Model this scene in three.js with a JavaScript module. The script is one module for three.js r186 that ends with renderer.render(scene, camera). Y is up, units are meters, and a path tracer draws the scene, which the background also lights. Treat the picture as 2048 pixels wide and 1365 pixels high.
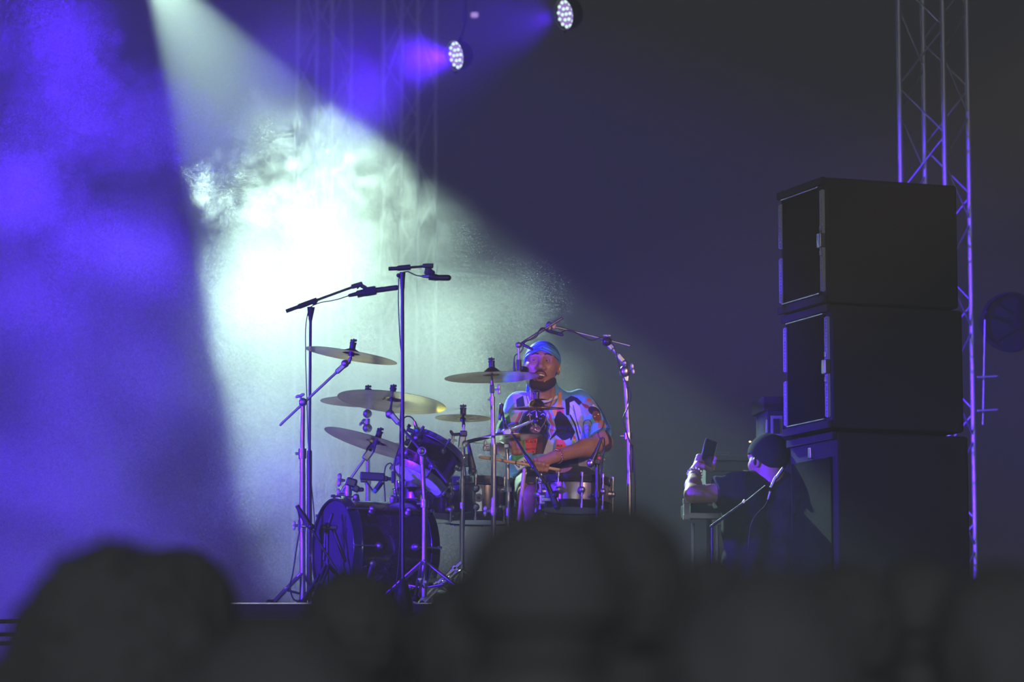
import * as THREE from 'three';
import { mergeGeometries } from 'three/addons/utils/BufferGeometryUtils.js';
import { RoundedBoxGeometry } from 'three/addons/geometries/RoundedBoxGeometry.js';
import { MarchingCubes } from 'three/addons/objects/MarchingCubes.js';
import { RectAreaLightUniformsLib } from 'three/addons/lights/RectAreaLightUniformsLib.js';
import { createNoise3D } from 'simplex-noise';

// ---------------------------------------------------------------- camera, sky, exposure, large lights
const W = 2048, H = 1365, F = 6690, PITCH = 7 * Math.PI / 180;
const EYE = new THREE.Vector3(0, -0.67, 16);
const scene = new THREE.Scene();
const camera = new THREE.PerspectiveCamera(2 * Math.atan(H / 2 / F) * 180 / Math.PI, W / H, 0.1, 200);
camera.position.copy(EYE); camera.rotation.x = PITCH; camera.focus = 15.8; camera.userData.fStop = 2.3;
scene.background = new THREE.Color().setRGB(0.0165, 0.0172, 0.022);      // night air behind the open stage
scene.fog = new THREE.FogExp2(0xffffff, 0.02);                         // even stage haze
const renderer = new THREE.WebGLRenderer();
renderer.toneMapping = THREE.LinearToneMapping; renderer.toneMappingExposure = 1; renderer.shadowMap.enabled = true;
RectAreaLightUniformsLib.init();

// a pixel of the 2048 x 1365 frame at a given depth, as a point in metres; used once to lay the place out
function P(px, py, z = 0) {
  const cx = (px - W / 2) / F, cy = -(py - H / 2) / F, c = Math.cos(PITCH), s = Math.sin(PITCH);
  const d = new THREE.Vector3(cx, cy * c + s, cy * s - c);
  return EYE.clone().addScaledVector(d, (z - EYE.z) / d.z);
}
const mpp = (z = 0) => (EYE.z - z) / F;                                  // metres in one pixel at that depth
const V = (x, y, z) => new THREE.Vector3(x, y, z);
const GROUND = -2.25, STAGE = -0.10, SIDE = -0.95;

const BLUE = new THREE.Color().setRGB(0.075, 0.008, 1);
const BEAM = new THREE.Color().setRGB(0.64, 1.0, 0.78);
const WARM = new THREE.Color().setRGB(1.0, 0.62, 0.42);
const FILL = new THREE.Color().setRGB(0.92, 0.95, 1.0);  // tint of the added fill panel
const I_BEAM = 1060, I_PAR = [100, 115], I_SIDE = 640, I_WASH = 1500, I_TRUSS = 1700, I_KEY = 230, I_FILL = 10.5;

function spot(from, to, color, intensity, angle, penumbra, soft) {
  const l = new THREE.SpotLight(color, intensity, 0, angle, penumbra, 2);
  l.position.copy(from); l.target.position.copy(to); l.castShadow = true; l.shadow.radius = soft;
  l.shadow.mapSize.set(2048, 2048);
  scene.add(l, l.target); return l;
}

// ---------------------------------------------------------------- helpers
let seed = 7;
const rnd = () => { seed = (seed + 0x6d2b79f5) | 0; let t = Math.imul(seed ^ (seed >>> 15), 1 | seed); t = (t + Math.imul(t ^ (t >>> 7), 61 | t)) ^ t; return ((t ^ (t >>> 14)) >>> 0) / 4294967296; };
const noise = createNoise3D(rnd);
const fbm = (x, y, z, o = 4) => { let a = 0.5, s = 0, f = 1; for (let i = 0; i < o; i++) { s += a * noise(x * f, y * f, z * f); a *= 0.55; f *= 2.1; } return s; };

const used = {};
const numbered = (n) => { const k = used[n] = (used[n] ?? -1) + 1; return k ? `${n}_${String(k).padStart(3, '0')}` : n; };
function flat(list) {
  const gs = (Array.isArray(list) ? list.flat(Infinity) : [list]).map((g) => {
    const n = g.index ? g.toNonIndexed() : g.clone();
    if (!n.attributes.normal) n.computeVertexNormals();
    if (!n.attributes.uv) n.setAttribute('uv', new THREE.Float32BufferAttribute(new Float32Array(n.attributes.position.count * 2), 2));
    for (const k of Object.keys(n.attributes)) if (!['position', 'normal', 'uv'].includes(k)) n.deleteAttribute(k);
    return n;
  });
  return gs.length > 1 ? mergeGeometries(gs) : gs[0];
}
function mesh(name, geo, mat, parent) {
  const m = new THREE.Mesh(geo, mat); m.name = name; m.castShadow = m.receiveShadow = true; if (parent) parent.add(m); return m;
}
// a thing: a Group at its base; parts are given in world coordinates
function thing(name, label, category, base, group) {
  const o = new THREE.Group(); o.name = numbered(name); o.position.copy(base); o.userData = { label, category };
  if (group) o.userData.group = group;
  scene.add(o); return o;
}
function part(t, name, list, mat, label) {
  let root = t; while (root.parent && root.parent !== scene) root = root.parent;
  const m = mesh(name, flat(list).translate(-root.position.x, -root.position.y, -root.position.z), mat, t);
  if (label) m.userData.label = label;
  return m;
}
function structure(name, list, mat) { const m = mesh(name, flat(list), mat, scene); m.userData.kind = 'structure'; return m; }

const UPY = V(0, 1, 0);
const quatTo = (dir, from = UPY) => new THREE.Quaternion().setFromUnitVectors(from, dir.clone().normalize());
function cyl(a, b, ra, rb = ra, seg = 14) {
  const d = b.clone().sub(a), g = new THREE.CylinderGeometry(rb, ra, d.length(), seg, 1);
  return g.applyQuaternion(quatTo(d)).translate((a.x + b.x) / 2, (a.y + b.y) / 2, (a.z + b.z) / 2);
}
function rod(a, b, r, seg = 14) {                                        // with rounded ends
  const d = b.clone().sub(a), g = new THREE.CapsuleGeometry(r, d.length(), 4, seg);
  return g.applyQuaternion(quatTo(d)).translate((a.x + b.x) / 2, (a.y + b.y) / 2, (a.z + b.z) / 2);
}
const sph = (c, r, s = [1, 1, 1], seg = 16) => new THREE.SphereGeometry(r, seg, Math.max(8, seg * 0.7 | 0)).scale(...s).translate(c.x, c.y, c.z);
function rbox(c, size, q, r = 0.2, seg = 2) {
  const g = new RoundedBoxGeometry(size[0], size[1], size[2], seg, Math.min(...size) * r);
  if (q) g.applyQuaternion(q);
  return g.translate(c.x, c.y, c.z);
}
const rot = (x, y, z) => new THREE.Quaternion().setFromEuler(new THREE.Euler(x, y, z, 'YXZ'));
function lathe(profile, origin, axis, seg = 48) {
  const g = new THREE.LatheGeometry(profile.map(([r, y]) => new THREE.Vector2(r, y)), seg);
  return g.applyQuaternion(axis.isQuaternion ? axis : quatTo(axis)).translate(origin.x, origin.y, origin.z);
}
function tube(pts, r, seg = 8, n) {
  return new THREE.TubeGeometry(new THREE.CatmullRomCurve3(pts), n ?? pts.length * 7, r, seg, false);
}
const ring = (c, axis, R, r, seg = 28) => new THREE.TorusGeometry(R, r, 8, seg).applyQuaternion(quatTo(axis, V(0, 0, 1))).translate(c.x, c.y, c.z);
function wing(c, stem, r) {                                             // wing nut: a stem with two flat lobes
  const s = stem.clone().normalize(), e = c.clone().addScaledVector(s, r * 1.6), up = Math.abs(s.y) > 0.8 ? V(1, 0, 0) : V(0, 1, 0);
  const w = up.clone().addScaledVector(s, -up.dot(s)).normalize();
  const lobe = (k) => { const g = new THREE.SphereGeometry(r, 12, 8).scale(0.75, 1.25, 0.3).applyQuaternion(quatTo(w)); const p = e.clone().addScaledVector(w, k * r * 1.05).addScaledVector(s, r * 0.35); return g.translate(p.x, p.y, p.z); };
  return [cyl(c, e, r * 0.45, r * 0.6, 10), lobe(1), lobe(-1)];
}

// meshes the zero level of a distance field in a box
function sdfGeometry(fn, lo, hi, cell) {
  const size = Math.max(hi.x - lo.x, hi.y - lo.y, hi.z - lo.z), n = Math.ceil(size / cell) + 4, step = size / (n - 4);
  const mc = new MarchingCubes(n, new THREE.MeshStandardMaterial(), false, false, 400000), o = V(lo.x - step * 2, lo.y - step * 2, lo.z - step * 2);
  mc.isolation = 0; mc.field.fill(-1);
  const p = V(), nx = Math.min(n, Math.ceil((hi.x - lo.x) / step) + 4), ny = Math.min(n, Math.ceil((hi.y - lo.y) / step) + 4), nz = Math.min(n, Math.ceil((hi.z - lo.z) / step) + 4);
  for (let k = 0; k < nz; k++) for (let j = 0; j < ny; j++) for (let i = 0; i < nx; i++) mc.field[i + j * n + k * n * n] = -fn(p.set(o.x + i * step, o.y + j * step, o.z + k * step));
  mc.update();
  const half = n / 2, pos = new Float32Array(mc.count * 3), nor = new Float32Array(mc.count * 3), e = step * 0.35, q = V();
  for (let i = 0; i < mc.count; i++) {
    const x = o.x + (mc.positionArray[i * 3] * half + half) * step, y = o.y + (mc.positionArray[i * 3 + 1] * half + half) * step, z = o.z + (mc.positionArray[i * 3 + 2] * half + half) * step;
    const g = V(fn(q.set(x + e, y, z)) - fn(q.set(x - e, y, z)), fn(q.set(x, y + e, z)) - fn(q.set(x, y - e, z)), fn(q.set(x, y, z + e)) - fn(q.set(x, y, z - e))).normalize();
    pos.set([x, y, z], i * 3); nor.set([g.x, g.y, g.z], i * 3);
  }
  const g = new THREE.BufferGeometry();
  g.setAttribute('position', new THREE.BufferAttribute(pos, 3)); g.setAttribute('normal', new THREE.BufferAttribute(nor, 3));
  return g;
}
const smin = (a, b, k) => { const h = Math.max(k - Math.abs(a - b), 0) / k; return Math.min(a, b) - h * h * k * 0.25; };
const smax = (a, b, k) => -smin(-a, -b, k);
function dCap(p, a, b, ra, rb = ra) {
  const bx = b.x - a.x, by = b.y - a.y, bz = b.z - a.z, px = p.x - a.x, py = p.y - a.y, pz = p.z - a.z;
  const t = Math.max(0, Math.min(1, (px * bx + py * by + pz * bz) / (bx * bx + by * by + bz * bz + 1e-9)));
  return Math.hypot(px - bx * t, py - by * t, pz - bz * t) - (ra + (rb - ra) * t);
}
function dEll(p, c, rx, ry, rz) {
  const x = (p.x - c.x) / rx, y = (p.y - c.y) / ry, z = (p.z - c.z) / rz, k = Math.hypot(x, y, z);
  return (k - 1) * Math.min(rx, ry, rz);
}
function boundsOf(bones, pad) {
  const lo = V(1e9, 1e9, 1e9), hi = V(-1e9, -1e9, -1e9);
  for (const [a, b, ra, rb] of bones) for (const [q, r] of [[a, ra], [b, rb ?? ra]]) { lo.min(V(q.x - r - pad, q.y - r - pad, q.z - r - pad)); hi.max(V(q.x + r + pad, q.y + r + pad, q.z + r + pad)); }
  return [lo, hi];
}
const boneField = (bones, k) => (p) => { let d = 1e9; for (const [a, b, ra, rb] of bones) d = smin(d, dCap(p, a, b, ra, rb ?? ra), k); return d; };

// ---------------------------------------------------------------- materials
function texture(w, h, fn, srgb = false, rep) {
  const data = new Uint8Array(w * h * 4);
  for (let y = 0; y < h; y++) for (let x = 0; x < w; x++) { const c = fn(x / w, y / h, x, y); data.set([c[0], c[1], c[2], 255].map((v) => Math.max(0, Math.min(255, v))), (y * w + x) * 4); }
  const t = new THREE.DataTexture(data, w, h); t.wrapS = t.wrapT = THREE.RepeatWrapping; t.magFilter = THREE.LinearFilter; t.minFilter = THREE.LinearMipmapLinearFilter;
  if (srgb) t.colorSpace = THREE.SRGBColorSpace;
  if (rep) t.repeat.set(...rep);
  t.needsUpdate = true; return t;
}
const std = (r, g, b, roughness, metalness = 0, more = {}) => new THREE.MeshPhysicalMaterial({ color: new THREE.Color().setRGB(r, g, b), roughness, metalness, ...more });
const scratch = texture(128, 128, (u, v, x, y) => { const n = 150 + 60 * noise(u * 40, v * 3, 1) + 30 * (rnd() - 0.5); return [n, n, n]; });
const lathed = texture(8, 512, (u, v) => { const n = 128 + 70 * noise(v * 160, 0.5, 2) + 40 * noise(v * 420, 3.5, 2); return [n, n, n]; });
const patina = texture(256, 256, (u, v) => { const n = fbm(u * 5, v * 5, 7.3) + 0.5 * noise(v * 60, 0, 4); return [196 + 40 * n, 168 + 42 * n, 92 + 40 * n]; }, true);
const grit = texture(128, 128, () => { const n = 100 + 120 * rnd(); return [n, n, n]; });
const sparkle = (r, g, b, fr, fg, fb) => texture(512, 512, () => { const k = rnd(), s = 0.7 + 0.5 * rnd(); return k > 0.965 ? [fr, fg, fb] : k > 0.88 ? [(r + fr) * 0.42, (g + fg) * 0.42, (b + fb) * 0.42] : [r * s, g * s, b * s]; }, true, [5, 3]);
const M = {
  chrome: std(0.42, 0.42, 0.44, 0.8, 1, { roughnessMap: scratch }),
  steel: std(0.5, 0.5, 0.52, 0.34, 1),
  black: std(0.028, 0.028, 0.032, 0.45),
  blackMetal: std(0.05, 0.05, 0.055, 0.35, 0.6),
  rubber: std(0.022, 0.022, 0.024, 0.8),
  cable: std(0.018, 0.018, 0.02, 0.55),
  cymbal: std(1, 1, 1, 0.24, 1, { map: patina, bumpMap: lathed, bumpScale: 0.00012 }),
  cymbalPale: std(0.95, 0.9, 0.72, 0.3, 1, { bumpMap: lathed, bumpScale: 0.00012 }),
  amber: std(1, 1, 1, 0.26, 0.35, { map: sparkle(66, 50, 66, 245, 190, 120), clearcoat: 0.8, clearcoatRoughness: 0.08 }),
  smoked: std(0.035, 0.03, 0.04, 0.2, 0, { clearcoat: 0.8 }),
  silver: std(1, 1, 1, 0.3, 0.3, { map: sparkle(138, 132, 138, 220, 214, 214), clearcoat: 0.5, clearcoatRoughness: 0.1 }),
  headWhite: std(0.72, 0.72, 0.7, 0.7, 0, { bumpMap: grit, bumpScale: 0.0002 }),
  headSmoke: std(0.045, 0.04, 0.05, 0.3),
  hoopBlack: std(0.03, 0.03, 0.034, 0.22, 0, { clearcoat: 0.6 }),
  stick: std(0.62, 0.42, 0.24, 0.5),
  grey: std(0.2, 0.2, 0.21, 0.6),
  tapeGreen: std(0.03, 0.4, 0.22, 0.6),
  tapeRed: std(0.6, 0.05, 0.04, 0.6),
  tapeYellow: std(0.75, 0.6, 0.05, 0.6),
  gold: std(0.9, 0.62, 0.25, 0.25, 1),
  boards: std(0.34, 0.32, 0.29, 0.6, 0, { bumpMap: grit, bumpScale: 0.001 }),
  deck: std(0.07, 0.07, 0.075, 0.75, 0, { bumpMap: grit, bumpScale: 0.001 }),
  skirt: std(0.02, 0.02, 0.022, 0.9),
  trussDull: std(0.5, 0.5, 0.52, 0.6, 0.2),
  truss: std(0.62, 0.62, 0.64, 0.42, 0.75),
  cabinet: std(0.04, 0.04, 0.042, 0.72, 0, { bumpMap: grit, bumpScale: 0.0008, specularIntensity: 0.25 }),
  pale: std(0.5, 0.55, 0.54, 0.5),
  grille: std(0.004, 0.004, 0.005, 0.9, 0, { bumpMap: grit, bumpScale: 0.0015, specularIntensity: 0.15 }),
};

// ---------------------------------------------------------------- the setting
{
  const box = (x0, x1, y0, y1, z0, z1) => new THREE.BoxGeometry(x1 - x0, y1 - y0, z1 - z0).translate((x0 + x1) / 2, (y0 + y1) / 2, (z0 + z1) / 2);
  structure('floor', box(-14, 14, GROUND - 0.2, GROUND, -14, 32), M.deck);
  const stage = structure('stage_deck', box(-2.02, 0.78, STAGE - 0.16, STAGE, -9, 1.43), M.boards);
  for (let i = 0; i < 3; i++) mesh('skirt_panel', box(-2.02 + i * 0.933, -2.02 + i * 0.933 + 0.93, GROUND, STAGE - 0.002, 1.432, 1.45), M.skirt, stage);
  const side = structure('side_deck', box(0.8, 7, SIDE - 0.16, SIDE, -9, 1.2), M.boards);
  for (let i = 0; i < 4; i++) mesh('skirt_panel', box(0.8 + i * 1.2, 0.8 + i * 1.2 + 1.19, GROUND, SIDE - 0.002, 1.202, 1.22), M.skirt, side);
  const riser = structure('drum_riser', box(-1.42, 0.76, STAGE + 0.002, -0.022, -1.2, 0.8), M.boards);
  for (let i = 0; i < 3; i++) mesh('deck_panel', box(-1.42 + i * 0.727, -1.42 + i * 0.727 + 0.724, -0.02, 0, -1.2, 0.8), M.boards, riser);
  mesh('front_skirt', box(-1.42, 0.76, STAGE + 0.002, -0.007, 0.802, 0.815), M.skirt, riser);
  mesh('edge_trim', box(-1.43, 0.77, -0.006, -0.001, 0.802, 0.818), M.steel, riser).userData.label = 'thin metal edge trim';
}

// ---------------------------------------------------------------- lamps
const glow = (r, g, b, k) => new THREE.MeshStandardMaterial({ color: 0x111111, emissive: new THREE.Color().setRGB(r, g, b), emissiveIntensity: k, roughness: 0.4 });
const LENS = std(0.5, 0.4, 0.65, 0.35), LED = glow(0.72, 1, 0.86, 1.6), FACE = glow(0.42, 0.25, 0.72, 1.0);
function parCan(label, c, aim, r, intensity, hang, angle) {
  const n = aim.clone().sub(c).normalize(), q = quatTo(n), t = thing('par_can_lamp', label, 'stage lamp', c, 'violet LED par cans above the stage');
  part(t, 'housing', lathe([[0, -r * 0.9], [r * 0.55, -r * 0.9], [r * 0.9, -r * 0.6], [r * 1.02, -r * 0.2], [r * 1.04, r * 0.3], [r * 1.0, r * 0.3], [r * 0.98, -r * 0.1], [0, -r * 0.1]], c, q, 40), M.blackMetal);
  part(t, 'lens_plate', lathe([[0, 0], [r * 0.965, 0], [r * 0.965, -r * 0.06], [0, -r * 0.06]], c, q, 40), FACE);
  const place = (x, y) => V(x * r, 0.006, y * r).applyQuaternion(q).add(c);
  const spots = [[0, 0]];
  for (let i = 0; i < 6; i++) spots.push([0.4 * Math.cos(i * 1.047), 0.4 * Math.sin(i * 1.047)]);
  for (let i = 0; i < 12; i++) spots.push([0.8 * Math.cos(i * 0.5236 + 0.2), 0.8 * Math.sin(i * 0.5236 + 0.2)]);
  for (const [x, y] of spots) part(t, 'led', sph(place(x, y), r * 0.105, [1, 1, 1], 8), LED);
  const side = V(1, 0, 0).applyQuaternion(q), top = hang.clone();
  part(t, 'yoke', [tube([c.clone().addScaledVector(side, r * 1.15), c.clone().addScaledVector(side, r * 1.2).lerp(top, 0.5), top, c.clone().addScaledVector(side, -r * 1.2).lerp(top, 0.5), c.clone().addScaledVector(side, -r * 1.15)], r * 0.09, 6), rod(c.clone().addScaledVector(side, r * 1.0), c.clone().addScaledVector(side, r * 1.2), r * 0.16), rod(c.clone().addScaledVector(side, -r * 1.0), c.clone().addScaledVector(side, -r * 1.2), r * 0.16)], M.blackMetal);
  spot(c.clone().addScaledVector(n, r * 0.2), aim, BLUE, intensity, angle, 0.95, 3);
}
{
  const a = P(916, 110, -3.4), b = P(1134, 28, -3.0);
  const dirA = V(-0.8, -0.24, 0.55), dirB = V(-0.8, -0.24, 0.55);
  parCan('violet LED par can lamp beside the pale background truss', a, a.clone().addScaledVector(dirA, 3), 31 * mpp(-3.4), I_PAR[0], a.clone().add(V(0.04, 0.2, -0.04)), 0.66);
  parCan('violet LED par can lamp cut by the top edge, right of the other', b, b.clone().addScaledVector(dirB, 3), 32 * mpp(-3.0), I_PAR[1], b.clone().add(V(0.04, 0.2, -0.04)), 0.6);
  // the bar they hang from, above the frame
  const y = P(1000, -60, -3.2).y, bar = thing('lighting_bar', 'horizontal pipe carrying the par can lamps above the frame', 'pipe', V(0, y, -3.25));
  part(bar, 'pipe', rod(V(-3.4, y + 0.1, -3.28), V(2.6, y + 0.1, -3.28), 0.025), M.blackMetal);
  for (const p of [a, b]) part(bar, 'hook_clamp', [cyl(p.clone().add(V(0.04, 0.2, -0.04)), V(p.x + 0.04, y + 0.1, -3.28), 0.012), rbox(V(p.x + 0.04, y + 0.1, -3.28), [0.05, 0.08, 0.08])], M.blackMetal);
  // far work light: the small pale square
  const s = P(949, 30, -9), t = thing('work_light', 'tiny pale square light between the two par cans', 'lamp', s);
  part(t, 'case', rbox(s.clone().add(V(0, 0, -0.03)), [0.062, 0.048, 0.05]), M.blackMetal);
  part(t, 'lit_panel', rbox(s, [0.054, 0.038, 0.012], null, 0.3), glow(0.62, 0.4, 0.85, 1));
  part(t, 'hanger', cyl(s.clone().add(V(0, 0.02, -0.03)), s.clone().add(V(0, 1.6, -0.03)), 0.004, 0.004, 6), M.blackMetal);
  // the profile spotlight whose beam fills the smoke
  const p = P(281, -98, -6.5), to = P(281 + 1100 * Math.sin(0.545), -98 + 1100 * Math.cos(0.545), -2.2), n = to.clone().sub(p).normalize(), q = quatTo(n);
  const h = thing('moving_head_spotlight', 'spotlight just above the frame throwing the pale beam', 'stage lamp', p);
  part(h, 'barrel', lathe([[0, -0.42], [0.1, -0.42], [0.13, -0.3], [0.13, -0.05], [0.085, 0], [0.08, 0.02], [0.07, 0.0], [0.07, -0.03], [0, -0.03]], p, q, 32), M.blackMetal);
  part(h, 'front_lens', lathe([[0, -0.012], [0.068, -0.02], [0.068, -0.028], [0, -0.028]], p, q, 28), glow(0.8, 1, 0.9, 4));
  part(h, 'yoke', tube([p.clone().add(V(0, -0.12, -0.17)), p.clone().add(V(0, 0.16, -0.2)), p.clone().add(V(0, 0.3, 0)), p.clone().add(V(0, 0.16, 0.2)), p.clone().add(V(0, -0.12, 0.17))], 0.022), M.blackMetal);
  part(h, 'hanging_clamp', [cyl(p.clone().add(V(0, 0.28, 0)), p.clone().add(V(0, 0.55, 0)), 0.02), rod(p.clone().add(V(-2.5, 0.55, 0)), p.clone().add(V(2.5, 0.55, 0)), 0.025)], M.blackMetal);
  spot(p.clone().addScaledVector(n, 0.03), to, BEAM, I_BEAM, 11 * Math.PI / 180, 0.12, 2);
}
// unseen lamps outside the frame, each placed for what it lights, on its own stand
function unseenLamp(name, label, c, aim, color, intensity, angle, r, soft, shown) {
  const n = aim.clone().sub(c).normalize(), q = quatTo(n), foot = V(c.x, GROUND, c.z - 0.05), t = thing(name, label, 'stage lamp', foot);
  part(t, 'barrel', lathe([[0, -0.4], [r * 0.8, -0.4], [r * 1.1, -0.25], [r * 1.1, 0.08], [r * 1.04, 0.08], [r * 1.0, -0.04], [0, -0.04]], c, q, 28), M.blackMetal);
  part(t, 'front_lens', lathe([[0, 0], [r * 0.98, 0], [r * 0.98, -0.02], [0, -0.02]], c, q, 28), shown);
  part(t, 'pole', cyl(foot, V(c.x, c.y - r * 1.4, c.z - 0.05), 0.03, 0.022), M.blackMetal);
  part(t, 'fork', [ring(c.clone().add(V(0, 0, -0.05)), V(n.x, 0, n.z), r * 1.35, 0.012)], M.blackMetal);
  for (let i = 0; i < 3; i++) part(t, 'leg', rod(V(foot.x, GROUND + 0.5, foot.z), V(foot.x + 0.5 * Math.cos(i * 2.094), GROUND + 0.02, foot.z + 0.5 * Math.sin(i * 2.094)), 0.014), M.blackMetal);
  spot(c.clone().addScaledVector(n, 0.02), aim, color, intensity, angle, 0.6, soft);
}
unseenLamp('unseen_wash_lamp', 'unseen violet wash lamp, out of view at front left, lighting the drum kit', V(-7, 1.5, 4.9), V(0.1, 0.74, 0.08), BLUE, I_WASH, 0.145, 0.14, 5, glow(0.2, 0.06, 1, 2));  // out of view, placed to light the left sides of the kit
unseenLamp('unseen_side_lamp', 'unseen violet side lamp on a tall stand, outside the frame, lighting the smoke at the left', V(-2.9, 5.2, -1.5), V(-2.15, 0.3, -1.8), BLUE, I_SIDE, 0.33, 0.12, 6, glow(0.2, 0.06, 1, 2));  // unseen source for the violet in the smoke at the left
unseenLamp('unseen_truss_lamp', 'unseen violet lamp, out of view in front, lighting the right-hand truss', V(-6, 3.6, 6.2), V(2.3, 1.7, -2.9), BLUE, I_TRUSS, 0.11, 0.12, 4, glow(0.2, 0.06, 1, 2));  // unseen, placed to light the tower behind the speakers
unseenLamp('unseen_key_lamp', 'unseen warm spotlight, out of view at front right, lighting the drummer', V(4.6, 3.0, 8.6), P(1110, 860, -0.2), WARM, I_KEY, 0.066, 0.1, 4, glow(1, 0.7, 0.45, 3));  // out of view at the right, gives the drummer warm light
{
  const c = V(0, 3.2, 30), to = V(0, 0, 5), n = to.clone().sub(c).normalize(), q = quatTo(n, V(0, 0, -1));
  const t = thing('added_fill_panel', 'added white fill panel behind the camera, brightening the dark areas', 'lamp', c);  // added fill behind the camera, lifts the darkest tones
  part(t, 'case', new THREE.BoxGeometry(10.2, 4.2, 0.12).translate(0, 0, 0.075).applyQuaternion(q).translate(c.x, c.y, c.z), M.blackMetal);
  part(t, 'diffuser', new THREE.BoxGeometry(10, 4, 0.01).applyQuaternion(q).translate(c.x, c.y, c.z), glow(0.92, 0.95, 1, 0.5));
  for (const x of [-4.6, 4.6]) part(t, 'mast', cyl(V(x, GROUND, 30.2), V(x, 5.2, 30.2), 0.05), M.blackMetal);
  const l = new THREE.RectAreaLight(FILL, I_FILL, 10, 4); l.position.copy(c).addScaledVector(n, 0.012); l.lookAt(to); l.castShadow = true; scene.add(l);
}

// ---------------------------------------------------------------- trusses
function boxTruss(label, first, z, side, turn, y0, y1, r, pitch, mat, group) {
  const c = V(first.x, y0, z), t = thing('truss_tower', label, 'truss', c, group), u = V(Math.cos(turn), 0, -Math.sin(turn)).multiplyScalar(side), w = V(Math.sin(turn), 0, Math.cos(turn)).multiplyScalar(side);
  const k = [V(), u, u.clone().add(w), w].map((o) => o.add(c));
  for (const p of k) part(t, 'chord', cyl(p, V(p.x, y1, p.z), r, r, 16), mat);
  const n = Math.floor((y1 - y0) / pitch);
  for (let f = 0; f < 4; f++) for (let i = 0; i < n; i++) {
    const a = k[(f + (i & 1)) % 4].clone(), b = k[(f + 1 - (i & 1)) % 4 === -1 ? 3 : (f + 1 - (i & 1)) % 4].clone();
    a.y = y0 + i * pitch + 0.03 + (f & 1) * pitch * 0.5; b.y = a.y + pitch * 0.94;
    if (b.y < y1) part(t, 'brace', cyl(a, b, r * 0.34, r * 0.34, 8), mat);
  }
  for (const yy of [y0, y1]) for (let f = 0; f < 4; f++) { const a = k[f].clone(), b = k[(f + 1) % 4].clone(); a.y = b.y = yy; part(t, 'end_bar', cyl(a, b, r * 0.6, r * 0.6, 8), mat); }
  return t;
}
boxTruss('square aluminium truss tower behind the speaker stack', P(1850, 300, -3), -3, 0.285, -0.63, SIDE, P(1900, -120, -3).y, 0.0165, 0.31, M.truss);
boxTruss('pale hazy truss tower rising behind the beam, under the par can', P(802, 300, -8.5), -8.5, 0.29, -0.45, STAGE, P(802, -120, -8.5).y, 0.015, 0.5, M.trussDull, 'hazy background towers');
boxTruss('faint truss tower in the blue haze left of the other background tower', P(632, 300, -8.7), -8.7, 0.29, -0.45, STAGE, P(632, -120, -8.7).y, 0.015, 0.5, M.trussDull, 'hazy background towers');
{
  // short pegs and a dim lamp at the right-hand tower
  const t = thing('ladder_bracket', 'two short metal rungs clamped low on the right-hand truss tower', 'bracket', P(1985, 822, -2.7));
  for (const y of [755, 822]) part(t, 'rung', rod(P(1956, y, -2.72), P(1994, y - 2, -2.72), 0.007), M.truss);
  part(t, 'upright', cyl(P(1970, 640, -2.76), P(1966, 850, -2.76), 0.006), M.truss);
  const c = P(2018, 645, -3.2), l = thing('unlit_lamp', 'dark round lamp hanging behind the right-hand truss tower', 'stage lamp', c);
  part(l, 'housing', lathe([[0, -0.2], [0.12, -0.18], [0.17, -0.02], [0.175, 0.04], [0.16, 0.04], [0.15, 0], [0, 0]], c, V(0.2, -0.1, 1), 36), M.skirt);
  part(l, 'glass', lathe([[0, 0.012], [0.15, 0.004], [0.15, 0.0], [0, 0.0]], c, V(0.2, -0.1, 1), 30), std(0.015, 0.015, 0.02, 0.5));
  part(l, 'arm', [rod(c.clone().add(V(-0.12, 0.05, -0.1)), P(1972, 626, -3.02), 0.012)], M.blackMetal);
}

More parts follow.
